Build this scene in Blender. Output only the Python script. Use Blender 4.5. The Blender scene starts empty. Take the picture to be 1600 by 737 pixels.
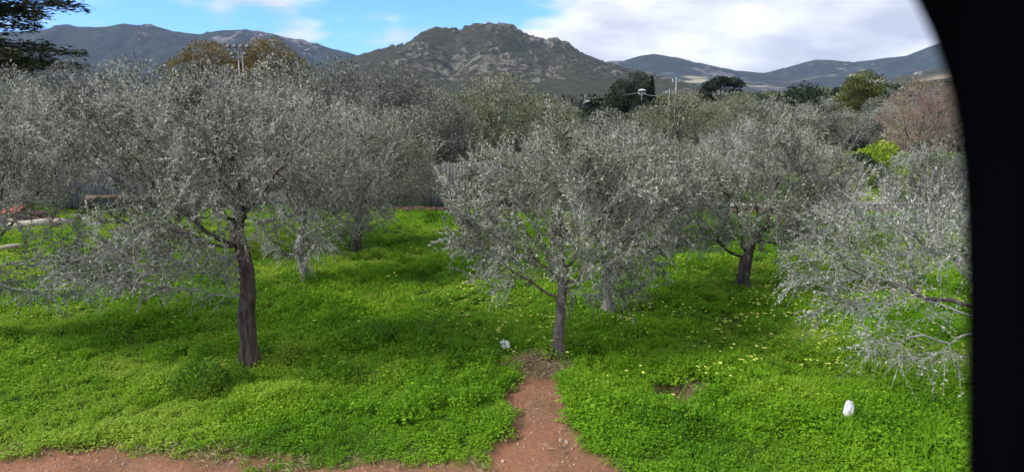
import bpy, math, random
import numpy as np
from mathutils import Vector, Matrix, Euler

sc = bpy.context.scene
col = sc.collection
R = math.radians

# ------------------------------------------------------------------ camera
CAM_H = 4.5
PITCH = R(12.05)
FPX = 1000.0                                   # focal length in photo pixels (1600 wide)
cam_data = bpy.data.cameras.new('camera')
cam = bpy.data.objects.new('camera', cam_data)
col.objects.link(cam)
cam.location = (0, 0, CAM_H)
cam.rotation_euler = (math.pi / 2 - PITCH, 0, 0)
cam_data.sensor_width = 36
cam_data.lens = 36 * FPX / 1600
cam_data.clip_start = 0.02
cam_data.clip_end = 20000
cam_data.dof.use_dof = True
cam_data.dof.focus_distance = 14
cam_data.dof.aperture_fstop = 2.0
sc.camera = cam

# ------------------------------------------------------------------ light
SUN_AZ, SUN_EL = R(-108), R(44)                # sun behind the camera, to the left (azimuth clockwise from +Y)
sd = Vector((math.sin(SUN_AZ) * math.cos(SUN_EL), math.cos(SUN_AZ) * math.cos(SUN_EL), math.sin(SUN_EL)))
sl = bpy.data.lights.new('sun', 'SUN')
sl.energy = 1.5
sl.angle = R(20)
sl.color = (1.0, 0.96, 0.90)
sun = bpy.data.objects.new('sun', sl)
col.objects.link(sun)
sun.rotation_euler = (-sd).to_track_quat('-Z', 'Y').to_euler()

w = bpy.data.worlds.new('World')
sc.world = w
w.use_nodes = True
nt = w.node_tree
nt.nodes.clear()
def N(tree, typ, **kw):
    n = tree.nodes.new(typ)
    for k, v in kw.items():
        setattr(n, k, v)
    return n
sky = N(nt, 'ShaderNodeTexSky', sky_type='NISHITA', sun_disc=False)
sky.sun_elevation = SUN_EL
sky.sun_rotation = SUN_AZ
sky.air_density = 1.0
sky.dust_density = 0.0
sky.ozone_density = 4.5
tc = N(nt, 'ShaderNodeTexCoord')
sep = N(nt, 'ShaderNodeSeparateXYZ')
nt.links.new(tc.outputs['Generated'], sep.inputs[0])
def mth(tree, op, a, b=None, c=None, clamp=False):
    n = N(tree, 'ShaderNodeMath', operation=op, use_clamp=clamp)
    for i, v in enumerate((a, b, c)):
        if v is None:
            continue
        if isinstance(v, (int, float)):
            n.inputs[i].default_value = v
        else:
            tree.links.new(v, n.inputs[i])
    return n.outputs[0]
zz = mth(nt, 'ADD', mth(nt, 'MAXIMUM', sep.outputs['Z'], 0.0), 0.30)
cx = mth(nt, 'DIVIDE', sep.outputs['X'], zz)
cy = mth(nt, 'DIVIDE', sep.outputs['Y'], zz)
cmb = N(nt, 'ShaderNodeCombineXYZ')
nt.links.new(cx, cmb.inputs[0]); nt.links.new(cy, cmb.inputs[1])
cmb.inputs[2].default_value = 3.7
n1 = N(nt, 'ShaderNodeTexNoise'); n1.inputs['Scale'].default_value = 1.9
n1.inputs['Detail'].default_value = 6; n1.inputs['Roughness'].default_value = 0.52
nt.links.new(cmb.outputs[0], n1.inputs['Vector'])
n2 = N(nt, 'ShaderNodeTexNoise'); n2.inputs['Scale'].default_value = 2.1
n2.inputs['Detail'].default_value = 8; n2.inputs['Roughness'].default_value = 0.5
mp2 = N(nt, 'ShaderNodeMapping'); mp2.inputs['Location'].default_value = (4.3, 1.7, 0.6)
nt.links.new(cmb.outputs[0], mp2.inputs[0]); nt.links.new(mp2.outputs[0], n2.inputs['Vector'])
# a weather front: cloud cover grows from the left of the sky to the right
front = mth(nt, 'MULTIPLY', mth(nt, 'ADD', sep.outputs['X'], 0.02), 1.0)
# and the cloud deck closes overhead, which is what softens the light
deck = N(nt, 'ShaderNodeMapRange', interpolation_type='SMOOTHSTEP')
nt.links.new(sep.outputs['Z'], deck.inputs[0])
deck.inputs[1].default_value = 0.17; deck.inputs[2].default_value = 0.45; deck.inputs[4].default_value = 0.16
cov = mth(nt, 'ADD', mth(nt, 'ADD', n1.outputs['Fac'], deck.outputs[0]), mth(nt, 'MINIMUM', mth(nt, 'MAXIMUM', front, -0.03), 0.30))
mr = N(nt, 'ShaderNodeMapRange', interpolation_type='SMOOTHSTEP')
nt.links.new(cov, mr.inputs[0])
mr.inputs[1].default_value = 0.46; mr.inputs[2].default_value = 0.62
ccol = N(nt, 'ShaderNodeMapRange', data_type='FLOAT_VECTOR')
nt.links.new(n2.outputs['Fac'], ccol.inputs['Vector'])
ccol.inputs[7].default_value = (0.40,) * 3; ccol.inputs[8].default_value = (0.62,) * 3
ccol.inputs[9].default_value = (3.7, 3.72, 3.8); ccol.inputs[10].default_value = (2.0, 2.12, 2.5)
mix = N(nt, 'ShaderNodeMix', data_type='RGBA')
nt.links.new(mr.outputs[0], mix.inputs[0])
tint = N(nt, 'ShaderNodeMix', data_type='RGBA', blend_type='MULTIPLY')
tint.inputs[0].default_value = 1.0
nt.links.new(sky.outputs[0], tint.inputs[6]); tint.inputs[7].default_value = (0.28, 0.50, 0.90, 1)
nt.links.new(tint.outputs[2], mix.inputs[6])
nt.links.new(ccol.outputs[1], mix.inputs[7])
bg = N(nt, 'ShaderNodeBackground'); bg.inputs[1].default_value = 0.09
nt.links.new(mix.outputs[2], bg.inputs[0])
wo = N(nt, 'ShaderNodeOutputWorld')
nt.links.new(bg.outputs[0], wo.inputs[0])

sc.view_settings.view_transform = 'Standard'
sc.view_settings.look = 'None'
sc.view_settings.exposure = 1.88
sc.view_settings.gamma = 1.0
sc.view_settings.use_curve_mapping = False
sc.render.engine = 'CYCLES'
sc.cycles.max_bounces = 6
sc.cycles.diffuse_bounces = 3
sc.cycles.glossy_bounces = 2
sc.cycles.transmission_bounces = 3
sc.cycles.transparent_max_bounces = 8
sc.cycles.volume_bounces = 0
sc.cycles.use_denoising = True

# ------------------------------------------------------------------ helpers
cp, sp = math.cos(PITCH), math.sin(PITCH)
def ray(px, py):
    u, v = (px - 800) / FPX, (368.5 - py) / FPX
    return np.array([u, cp + v * sp, -sp + v * cp])
def G(px, py, z=0.0):
    d = ray(px, py); t = (z - CAM_H) / d[2]
    return np.array([d[0] * t, d[1] * t, z])
def at(px, py, Y):
    d = ray(px, py); t = Y / d[1]
    return np.array([d[0] * t, Y, CAM_H + d[2] * t])

def _hash(ix, iy, iz, seed):
    h = (ix.astype(np.int64) * 374761393 + iy.astype(np.int64) * 668265263 + iz.astype(np.int64) * 2147483647 + seed * 1274126177) & 0xffffffff
    h = ((h ^ (h >> 13)) * 1274126177) & 0xffffffff
    h = ((h ^ (h >> 16)) * 2246822519) & 0xffffffff
    return ((h ^ (h >> 15)) & 0xffffff) / float(0xffffff)
def vnoise(x, y, z=None, seed=0):
    x = np.asarray(x, float); y = np.asarray(y, float)
    z = np.zeros_like(x) if z is None else np.asarray(z, float)
    ix, iy, iz = np.floor(x), np.floor(y), np.floor(z)
    fx, fy, fz = x - ix, y - iy, z - iz
    fx, fy, fz = [f * f * (3 - 2 * f) for f in (fx, fy, fz)]
    r = 0
    for a in (0, 1):
        for b in (0, 1):
            for c in (0, 1):
                wt = (fx if a else 1 - fx) * (fy if b else 1 - fy) * (fz if c else 1 - fz)
                r = r + wt * _hash(ix + a, iy + b, iz + c, seed)
    return r
def fbm(x, y, z=None, seed=0, octv=4):
    s, a, t = 0, 1.0, 0
    for o in range(octv):
        f = 2.0 ** o
        s = s + a * vnoise(np.asarray(x) * f, np.asarray(y) * f, None if z is None else np.asarray(z) * f, seed + o * 7)
        t += a; a *= 0.5
    return s / t
def sstep(a, b, x):
    t = np.clip((x - a) / (b - a), 0, 1)
    return t * t * (3 - 2 * t)

def mesh_np(name, verts, faces_list, mat=None, smooth=False, attrs=None):
    """faces_list: list of int arrays (n,k)"""
    me = bpy.data.meshes.new(name)
    verts = np.asarray(verts, np.float32)
    faces_list = [np.asarray(f, np.int32) for f in faces_list if len(f)]
    nf = sum(len(f) for f in faces_list)
    loops = np.concatenate([f.ravel() for f in faces_list])
    tot = np.concatenate([np.full(len(f), f.shape[1], np.int32) for f in faces_list])
    start = np.concatenate([[0], np.cumsum(tot)[:-1]]).astype(np.int32)
    me.vertices.add(len(verts)); me.vertices.foreach_set('co', verts.ravel())
    me.loops.add(len(loops)); me.loops.foreach_set('vertex_index', loops)
    me.polygons.add(nf); me.polygons.foreach_set('loop_start', start); me.polygons.foreach_set('loop_total', tot)
    if smooth:
        me.polygons.foreach_set('use_smooth', np.ones(nf, bool))
    me.update(calc_edges=True)
    for k, (dom, arr) in (attrs or {}).items():
        a = me.attributes.new(k, 'FLOAT', dom)
        a.data.foreach_set('value', np.asarray(arr, np.float32))
    if mat:
        me.materials.append(mat)
    return me
def link(name, me, parent=None):
    o = bpy.data.objects.new(name, me)
    col.objects.link(o)
    if parent:
        o.parent = parent
    return o
def tag(o, label=None, cat=None, group=None, kind=None):
    if label: o['label'] = label
    if cat: o['category'] = cat
    if group: o['group'] = group
    if kind: o['kind'] = kind
    return o
def empty(name, loc, rz=0, s=1.0):
    o = bpy.data.objects.new(name, None)
    col.objects.link(o)
    o.location = loc; o.rotation_euler = (0, 0, rz)
    o.scale = (s, s, s) if isinstance(s, (int, float)) else s
    return o

class MB:
    def __init__(self): self.v = []; self.f = {}; self.n = 0
    def add(self, verts, *faces):
        verts = np.asarray(verts, float).reshape(-1, 3)
        for f in faces:
            f = np.asarray(f, int)
            self.f.setdefault(f.shape[1], []).append(f + self.n)
        self.v.append(verts); self.n += len(verts)
    def box(self, c, s, rz=0, rx=0, ry=0, taper=1.0, bev=0.0):
        sx, sy, sz = [q / 2 for q in s]
        p = []
        for z, k in ((-sz, 1.0), (sz, taper)):
            for x, y in ((-sx, -sy), (sx, -sy), (sx, sy), (-sx, sy)):
                p.append((x * k, y * k, z))
        m = Euler((rx, ry, rz)).to_matrix()
        p = np.array([list(m @ Vector(q)) for q in p]) + np.array(c)
        self.add(p, [(3, 2, 1, 0), (4, 5, 6, 7), (0, 1, 5, 4), (1, 2, 6, 5), (2, 3, 7, 6), (3, 0, 4, 7)])
    def tube(self, pts, rad, sides=6, cap=True, rough=None):
        pts = np.asarray(pts, float); rad = np.asarray(rad, float) * np.ones(len(pts))
        n = len(pts)
        t = np.gradient(pts, axis=0)
        t /= np.linalg.norm(t, axis=1)[:, None] + 1e-9
        ref = np.array([0.0, 0.0, 1.0]) if abs(t[0][2]) < 0.9 else np.array([1.0, 0.0, 0.0])
        u = np.cross(t, ref); u /= np.linalg.norm(u, axis=1)[:, None] + 1e-9
        for i in range(1, n):                                  # keep the ring frames untwisted
            q = u[i - 1] - t[i] * np.dot(u[i - 1], t[i])
            q /= np.linalg.norm(q) + 1e-9; u[i] = q
        v = np.cross(t, u)
        a = np.linspace(0, 2 * math.pi, sides, endpoint=False)
        rr = rad[:, None] * (rough if rough is not None else np.ones((n, sides)))
        ring = pts[:, None, :] + rr[:, :, None] * (np.cos(a)[None, :, None] * u[:, None, :] + np.sin(a)[None, :, None] * v[:, None, :])
        i = np.arange(n - 1)[:, None] * sides; j = np.arange(sides)[None, :]; j2 = (j + 1) % sides
        f = np.stack([i + j, i + j2, i + sides + j2, i + sides + j], -1).reshape(-1, 4)
        self.add(ring.reshape(-1, 3), f)
        if cap and sides > 3:
            self.f.setdefault(sides, []).append(np.array([list(range(sides))[::-1]]) + self.n - n * sides)
            self.f.setdefault(sides, []).append(np.array([list(range(sides))]) + self.n - sides)
    def mesh(self, name, mat=None, smooth=False, attrs=None):
        return mesh_np(name, np.concatenate(self.v), [np.concatenate(x) for x in self.f.values()], mat, smooth, attrs)
    def build(self, name, mat=None, parent=None, smooth=False):
        return link(name, self.mesh(name, mat, smooth), parent)

# ------------------------------------------------------------------ materials
def new_mat(name):
    m = bpy.data.materials.new(name); m.use_nodes = True
    t = m.node_tree; t.nodes.clear()
    out = N(t, 'ShaderNodeOutputMaterial')
    return m, t, out
def ramp(t, fac, stops):
    r = N(t, 'ShaderNodeValToRGB')
    e = r.color_ramp.elements
    while len(e) < len(stops): e.new(0.5)
    for q, (p, c) in zip(e, stops):
        q.position = p; q.color = (*c, 1)
    t.links.new(fac, r.inputs[0])
    return r.outputs[0]
def noise(t, scale, detail=4, rough=0.55, vec=None, dist=0.0):
    n = N(t, 'ShaderNodeTexNoise')
    n.inputs['Scale'].default_value = scale; n.inputs['Detail'].default_value = detail
    n.inputs['Roughness'].default_value = rough; n.inputs['Distortion'].default_value = dist
    if vec is not None: t.links.new(vec, n.inputs['Vector'])
    return n.outputs['Fac']
def mixc(t, fac, a, b, mode='MIX'):
    n = N(t, 'ShaderNodeMix', data_type='RGBA', blend_type=mode)
    for i, v in ((0, fac), (6, a), (7, b)):
        if isinstance(v, tuple): n.inputs[i].default_value = (*v, 1)
        elif isinstance(v, (int, float)): n.inputs[i].default_value = v
        else: t.links.new(v, n.inputs[i])
    return n.outputs[2]
def attr(t, name, typ='GEOMETRY'):
    a = N(t, 'ShaderNodeAttribute', attribute_name=name, attribute_type=typ)
    return a.outputs['Fac']
def bsdf(t, out, colr, rough=0.8, bump=None, bstr=0.4, bdist=0.01, spec=0.3, metal=0.0):
    b = N(t, 'ShaderNodeBsdfPrincipled')
    if isinstance(colr, tuple): b.inputs['Base Color'].default_value = (*colr, 1)
    else: t.links.new(colr, b.inputs['Base Color'])
    if isinstance(rough, (int, float)): b.inputs['Roughness'].default_value = rough
    else: t.links.new(rough, b.inputs['Roughness'])
    b.inputs['Specular IOR Level'].default_value = spec
    b.inputs['Metallic'].default_value = metal
    if bump is not None:
        q = N(t, 'ShaderNodeBump'); q.inputs['Strength'].default_value = bstr; q.inputs['Distance'].default_value = bdist
        t.links.new(bump, q.inputs['Height']); t.links.new(q.outputs[0], b.inputs['Normal'])
    t.links.new(b.outputs[0], out.inputs[0])
    return b
def leaf_mat(name, stops, trans=0.25, tcol=None, rough=0.7, spec=0.2, inst=False):
    m, t, out = new_mat(name)
    f = attr(t, 'tone')
    if inst:
        f = mth(t, 'ADD', mth(t, 'MULTIPLY', f, 0.45), mth(t, 'MULTIPLY', attr(t, 'patch', 'INSTANCER'), 0.62), clamp=True)
    c = ramp(t, f, stops)
    b = bsdf(t, out, c, rough, spec=spec)
    tr = N(t, 'ShaderNodeBsdfTranslucent')
    t.links.new(mixc(t, 1.0, c, tcol or (1, 1, 1), 'MULTIPLY'), tr.inputs[0])
    mx = N(t, 'ShaderNodeMixShader'); mx.inputs[0].default_value = trans
    t.links.new(b.outputs[0], mx.inputs[1]); t.links.new(tr.outputs[0], mx.inputs[2])
    t.links.new(mx.outputs[0], out.inputs[0])
    return m
def bark_mat(name, a, b_, scale=9.0, stretch=0.25, bstr=0.8, lichen=None):
    m, t, out = new_mat(name)
    tcn = N(t, 'ShaderNodeTexCoord'); mp = N(t, 'ShaderNodeMapping')
    mp.inputs['Scale'].default_value = (1, 1, stretch)
    t.links.new(tcn.outputs['Object'], mp.inputs[0])
    n = noise(t, scale, 6, 0.65, mp.outputs[0], 0.6)
    c = ramp(t, n, [(0.32, a), (0.68, b_)])
    if lichen:
        l = noise(t, 4.5, 4, 0.6, tcn.outputs['Object'])
        c = mixc(t, mth(t, 'MULTIPLY', mth(t, 'SUBTRACT', l, 0.5), 5, clamp=True), c, lichen)
    bsdf(t, out, c, 0.9, n, bstr, 0.03, spec=0.15)
    return m

M = {}
M['bark'] = bark_mat('olive_bark', (0.040, 0.031, 0.026), (0.21, 0.17, 0.14), 14.0, 0.2, 1.0, lichen=(0.24, 0.215, 0.18))
M['bark_dark'] = bark_mat('dark_olive_bark', (0.012, 0.009, 0.008), (0.125, 0.098, 0.084), 16.0, 0.14, 1.0, lichen=(0.125, 0.10, 0.087))
M['bark_pale'] = bark_mat('pale_olive_bark', (0.10, 0.095, 0.085), (0.30, 0.29, 0.26), lichen=(0.42, 0.41, 0.38))
M['twig'] = bark_mat('grey_twig', (0.16, 0.156, 0.143), (0.45, 0.443, 0.415), 5.0, 1.0, 0.1)
M['twig_dark'] = bark_mat('brown_twig', (0.045, 0.04, 0.035), (0.16, 0.145, 0.13), 5.0, 1.0, 0.1)
M['twig_red'] = bark_mat('red_twig', (0.20, 0.13, 0.10), (0.38, 0.28, 0.235), 4.0, 1.0, 0.1)
M['olive_leaf'] = leaf_mat('olive_leaf', [(0.0, (0.030, 0.034, 0.022)), (0.3, (0.085, 0.09, 0.066)), (0.5, (0.205, 0.213, 0.168)), (0.75, (0.365, 0.378, 0.315)), (1.0, (0.48, 0.487, 0.43))], 0.2)
M['olive_leaf_sage'] = leaf_mat('olive_leaf_sage', [(0.0, (0.034, 0.040, 0.018)), (0.3, (0.095, 0.104, 0.066)), (0.5, (0.21, 0.21, 0.155)), (0.75, (0.375, 0.392, 0.305)), (1.0, (0.49, 0.50, 0.42))], 0.25)
M['olive_leaf_green'] = leaf_mat('olive_leaf_green', [(0.0, (0.04, 0.055, 0.022)), (0.45, (0.165, 0.18, 0.112)), (1.0, (0.43, 0.44, 0.31))], 0.22)
M['olive_leaf_dusk'] = leaf_mat('olive_leaf_dark', [(0.0, (0.025, 0.03, 0.022)), (0.5, (0.14, 0.146, 0.122)), (1.0, (0.34, 0.345, 0.30))], 0.2)
M['dark_leaf'] = leaf_mat('dark_evergreen_leaf', [(0.0, (0.008, 0.014, 0.008)), (0.6, (0.022, 0.036, 0.018)), (1.0, (0.06, 0.08, 0.04))], 0.12)
M['mid_leaf'] = leaf_mat('mid_green_leaf', [(0.0, (0.025, 0.034, 0.008)), (0.6, (0.085, 0.10, 0.022)), (1.0, (0.18, 0.19, 0.05))], 0.2)
M['yellow_leaf'] = leaf_mat('yellow_green_leaf', [(0.0, (0.10, 0.17, 0.012)), (0.6, (0.26, 0.36, 0.02)), (1.0, (0.42, 0.50, 0.05))], 0.25)
M['brown_leaf'] = leaf_mat('autumn_leaf', [(0.0, (0.06, 0.045, 0.016)), (0.6, (0.19, 0.14, 0.045)), (1.0, (0.30, 0.25, 0.11))], 0.25)
M['cedar_leaf'] = leaf_mat('cedar_needle', [(0.0, (0.012, 0.018, 0.009)), (0.6, (0.055, 0.072, 0.028)), (1.0, (0.15, 0.175, 0.075))], 0.1)
M['red_leaf'] = leaf_mat('red_bud', [(0.0, (0.17, 0.105, 0.075)), (0.6, (0.30, 0.20, 0.155)), (1.0, (0.40, 0.30, 0.24))], 0.15)
GREENS = [(0.0, (0.010, 0.034, 0.003)), (0.22, (0.045, 0.125, 0.006)), (0.5, (0.118, 0.28, 0.008)), (0.78, (0.20, 0.365, 0.016)), (1.0, (0.31, 0.40, 0.06))]
M['clover'] = leaf_mat('clover_leaf', GREENS, 0.3, (1.0, 1.0, 0.7), 0.6, 0.18, inst=True)
M['flower'] = leaf_mat('yellow_petal', [(0.0, (0.62, 0.64, 0.08)), (1.0, (0.80, 0.79, 0.28))], 0.3)
M['straw'] = leaf_mat('dry_straw', [(0.0, (0.14, 0.10, 0.05)), (1.0, (0.42, 0.34, 0.19))], 0.15)

def ground_material():
    m, t, out = new_mat('red_earth_and_turf')
    tcn = N(t, 'ShaderNodeTexCoord')
    P = tcn.outputs['Object']
    n1 = noise(t, 0.9, 5, 0.6, P); n2 = noise(t, 14, 5, 0.65, P); n3 = noise(t, 70, 3, 0.6, P)
    earth = ramp(t, n1, [(0.3, (0.185, 0.082, 0.045)), (0.55, (0.26, 0.122, 0.07)), (0.75, (0.33, 0.175, 0.108))])
    earth = mixc(t, mth(t, 'MULTIPLY', mth(t, 'SUBTRACT', n2, 0.37), 5.0, clamp=True), mixc(t, 0.55, earth, (0.15, 0.085, 0.058)), earth)
    earth = mixc(t, mth(t, 'MULTIPLY', mth(t, 'SUBTRACT', n3, 0.62), 6, clamp=True), earth, (0.5, 0.40, 0.33))
    dry = ramp(t, n2, [(0.3, (0.05, 0.035, 0.022)), (0.7, (0.17, 0.125, 0.075))])
    turf = ramp(t, noise(t, 9, 5, 0.75, P), [(0.3, (0.016, 0.034, 0.004)), (0.7, (0.065, 0.13, 0.010))])
    c = mixc(t, attr(t, 'litter'), earth, dry)
    c = mixc(t, attr(t, 'grass'), c, turf)
    # far country: scrub, fallow and meadow
    far = ramp(t, noise(t, 0.035, 5, 0.65, P), [(0.35, (0.035, 0.045, 0.022)), (0.5, (0.075, 0.09, 0.035)), (0.68, (0.20, 0.17, 0.10))])
    c = mixc(t, attr(t, 'far'), c, far)
    c = mixc(t, attr(t, 'meadow'), c, ramp(t, n1, [(0.3, (0.16, 0.26, 0.015)), (0.7, (0.30, 0.38, 0.03))]))
    bmp = mth(t, 'ADD', n2, mth(t, 'MULTIPLY', n3, 0.5))
    bsdf(t, out, c, 0.95, bmp, 0.8, 0.04, spec=0.1)
    return m
M['ground'] = ground_material()

def hill_material(name, scrub, rockc, nscale, field=None):
    m, t, out = new_mat(name)
    tcn = N(t, 'ShaderNodeTexCoord'); P = tcn.outputs['Object']
    n = noise(t, nscale, 5, 0.7, P); n2 = noise(t, nscale * 4.5, 4, 0.7, P)
    c = ramp(t, n, [(0.3, tuple(q * 0.45 for q in scrub)), (0.52, scrub), (0.75, tuple(q * 1.9 for q in scrub))])
    c = mixc(t, mth(t, 'MULTIPLY', mth(t, 'SUBTRACT', 0.52, n2), 5, clamp=True), c, mixc(t, 0.6, c, (0.012, 0.016, 0.01)))
    rk = ramp(t, n2, [(0.3, tuple(q * 0.45 for q in rockc)), (0.6, rockc), (0.8, tuple(min(q * 1.5, .7) for q in rockc))])
    n3 = noise(t, nscale * 1.9, 4, 0.7, P)
    k = mth(t, 'ADD', mth(t, 'ADD', mth(t, 'MULTIPLY', attr(t, 'rock'), 0.8), mth(t, 'MULTIPLY', mth(t, 'SUBTRACT', n2, 0.5), 1.3)), mth(t, 'MULTIPLY', mth(t, 'SUBTRACT', n3, 0.54), 3.0))
    c = mixc(t, mth(t, 'MULTIPLY', mth(t, 'SUBTRACT', k, 0.40), 6, clamp=True), c, rk)
    if field:
        c = mixc(t, attr(t, 'field'), c, field)
    bsdf(t, out, c, 0.95, n2, 0.6, 6.0, spec=0.05)
    return m

# ------------------------------------------------------------------ ground
def path_mask(x, y):
    """1 on bare earth: the track along the bottom and the spur up to the middle trunk"""
    n = (fbm(x * 1.1, y * 1.1, seed=3, octv=4) - 0.5)
    nl = (fbm(x * 0.45, y * 0.45, seed=9, octv=3) - 0.5)
    edge = TRACK_Y + 0.9 * nl + 0.75 * n - 1.6 * sstep(.9, 2.0, x) + 0.12 * np.sin(x * 0.9)
    a = sstep(0.16, -0.16, y - edge)
    a = a * (1 - 0.75 * sstep(0.05, 0.2, fbm(x * 0.8, y * 1.6, seed=31, octv=3) - 0.52) * sstep(-0.5, -0.15, y - edge))
    cx = SPUR0[0] + (SPUR1[0] - SPUR0[0]) * np.clip((y - SPUR0[1]) / (SPUR1[1] - SPUR0[1]), 0, 1.1)
    wd = 0.36 + 0.16 * sstep(SPUR0[1] + 1.0, SPUR0[1] - 0.2, y) - 0.07 * sstep(SPUR1[1] - 1.2, SPUR1[1], y)
    d = np.abs(x - cx + 0.18 * n) - wd - 0.6 * n
    b = sstep(0.07, -0.07, d) * sstep(SPUR1[1] + 0.1, SPUR1[1] - 0.15, y + 0.5 * n)
    return np.maximum(a, b)
TRACK_Y = G(600, 714)[1]
SPUR0, SPUR1 = G(845, 700), G(848, 566)
HOLE = G(1052, 612)
def hole_mask(x, y):
    d = np.hypot((x - HOLE[0]) / 0.40, (y - HOLE[1] + .12) / 0.52) + 0.7 * (fbm(x * 4, y * 4, seed=5) - 0.5)
    return sstep(1.1, 0.6, d)
def dry_mask(x, y):
    d = np.hypot((x - HOLE[0] - 0.42) / 0.55, (y - HOLE[1] - 0.15) / 0.38) + 0.9 * (fbm(x * 4, y * 4, seed=6) - 0.5)
    e = np.hypot((x - SPUR1[0]) / 0.62, (y - SPUR1[1] + 0.1) / 0.55) + 0.6 * (fbm(x * 4, y * 4, seed=8) - 0.5)
    return np.maximum(sstep(1.15, 0.6, d), sstep(1.1, 0.7, e))
def gz(x, y):
    """ground height"""
    x = np.asarray(x, float); y = np.asarray(y, float)
    near = sstep(40, 28, y)
    z = near * (0.22 * (fbm(x * 0.33, y * 0.33, seed=11, octv=3) - 0.5) + 0.17 * (fbm(x * 1.3, y * 1.3, seed=12, octv=3) - 0.5))
    z = z * (1 - 0.6 * path_mask(x, y)) - 0.05 * path_mask(x, y) * near - 0.20 * hole_mask(x, y)
    far = sstep(34, 120, y)
    z = z + far * (0.9 * (fbm(x * 0.012, y * 0.012, seed=13) - 0.5)) * 2.0
    z = z + sstep(60, 420, y) * sstep(0.15, 0.75, x / np.maximum(y, 1)) * 11.0      # land rises to the right
    z = z + 1.1 * sstep(27, 33, y) * sstep(11, 16, x) * sstep(60, 40, y)            # meadow bank
    return z
def axis(lo, hi, stp, far_lo, far_hi, g=1.16):
    a = list(np.arange(lo, hi + 1e-6, stp))
    s, v = stp, hi
    while v < far_hi: s *= g; v += s; a.append(v)
    s, v = stp, lo
    pre = []
    while v > far_lo: s *= g; v -= s; pre.append(v)
    return np.array(pre[::-1] + a)
xs = axis(-13, 13, 0.11, -7000, 7000); ys = axis(6.5, 27, 0.10, -60, 7000)
X, Y = np.meshgrid(xs, ys)
xf, yf = X.ravel(), Y.ravel()
Z = gz(xf, yf)
nx, ny = len(xs), len(ys)
ii = (np.arange(ny - 1)[:, None] * nx + np.arange(nx - 1)[None, :]).ravel()
quads = np.stack([ii, ii + 1, ii + nx + 1, ii + nx], -1)
bare = path_mask(xf, yf)
gr = (1 - bare) * (1 - hole_mask(xf, yf))
lit = np.clip(dry_mask(xf, yf) + hole_mask(xf, yf) + 0.35 * sstep(0.5, 0.7, fbm(xf * 0.8, yf * 0.8, seed=21)), 0, 1)
gr = gr * (1 - 0.8 * dry_mask(xf, yf))
farm = sstep(30, 60, yf)
mead = sstep(26.5, 28, yf) * sstep(75, 45, yf) * sstep(13.4, 14.2, xf) * sstep(18.5, 16.5, xf) * sstep(0.35, 0.5, fbm(xf * 0.2, yf * 0.2, seed=41))
go = link('ground', mesh_np('ground', np.stack([xf, yf, Z], -1), [quads], M['ground'], True,
     {'grass': ('POINT', gr), 'litter': ('POINT', lit), 'far': ('POINT', farm), 'meadow': ('POINT', mead)}))
tag(go, 'red earth ground of the olive grove running to the hills', kind='structure')

# ------------------------------------------------------------------ hills
def ridge(name, label, prof, Yr, Y0, Y1, step, mat, seed, rock=0.0, rough=0.12, crag=0.0, px_lo=None, px_hi=None, field=None):
    pts = np.array([at(px, py, Yr) for px, py in prof])
    x0, x1 = pts[0, 0], pts[-1, 0]
    gx = np.arange(x0, x1, step); gy = np.arange(Y0, Y1, step * 1.3)
    XX, YY = np.meshgrid(gx, gy)
    x, y = XX.ravel(), YY.ravel()
    Hr = np.interp(x, pts[:, 0], pts[:, 2])
    L = Yr - Y0
    wander = (fbm(x / L * 1.7, y * 0, seed=seed, octv=3) - 0.5) * 0.0
    t = (y - Y0) / L + wander
    pf = np.where(t < 1, np.clip(t, 0, 1) ** 1.25 * (1 - 0.15 * np.sin(np.pi * np.clip(t, 0, 1))), np.clip(1 - (t - 1) * 0.9, 0, 1))
    # spurs and gullies on the flank, fading out at the crest so that the skyline stands
    g = np.abs(fbm(x / L * 4.2 + 0.35 * fbm(x / L * 3, y / L * 3, seed=seed + 5), y / L * 1.5, seed=seed + 1, octv=4) - 0.5) * 2
    crest = np.exp(-((t - 1) / 0.10) ** 2)
    h = Hr * pf * (1 - rough * 3.2 * (0.42 - g) * (1 - crest) * np.sin(np.pi * np.clip(t, 0.0, 1)) )
    d = fbm(x / step / 11, y / step / 11, seed=seed + 2, octv=4) - 0.5
    h = h + Hr * pf * rough * 0.5 * d * (1 - 0.6 * crest)
    big = fbm(x / L * 5.5, y / L * 5.5, seed=seed + 3, octv=3)
    fine = fbm(x / step / 3.0, y / step / 7.0, seed=seed + 4, octv=3)
    tiny = vnoise(x / step / 1.9, y / step / 2.6, seed=seed + 9)
    rk = np.clip((big - 0.5) * 3.6 + (fine - 0.5) * 2.2 + (tiny - 0.5) * 1.7 + rock, 0, 1) * sstep(0.08, 0.3, t)
    h = h + crag * (1 - .45 * crest) * rk * (0.35 + 0.65 * vnoise(x / step / 2.2, y / step / 2.2, seed=seed + 6)) * pf + 0.5 * step * (fbm(x / step / 3, y / step / 3, seed=seed + 11, octv=2) - .5) * pf
    fld = np.zeros_like(x)
    if field:
        fld = sstep(field[2], field[2] + .07, fbm(x / L * 5, y / L * 9, seed=seed + 8, octv=3)) * sstep(field[0], field[0] + .1, t) * sstep(field[1], field[1] - .1, t)
    nx, ny = len(gx), len(gy)
    ii = (np.arange(ny - 1)[:, None] * nx + np.arange(nx - 1)[None, :]).ravel()
    q = np.stack([ii, ii + 1, ii + nx + 1, ii + nx], -1)
    o = link(name, mesh_np(name, np.stack([x, y, h - 1.0], -1), [q], mat, True, {'rock': ('POINT', rk), 'field': ('POINT', fld)}))
    return tag(o, label, kind='structure')
H_MAIN = hill_material('maquis_and_granite', (0.042, 0.043, 0.026), (0.165, 0.15, 0.128), 0.06)
H_FAR = hill_material('far_maquis', (0.026, 0.034, 0.032), (0.16, 0.15, 0.145), 0.02, (0.26, 0.24, 0.16))
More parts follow.
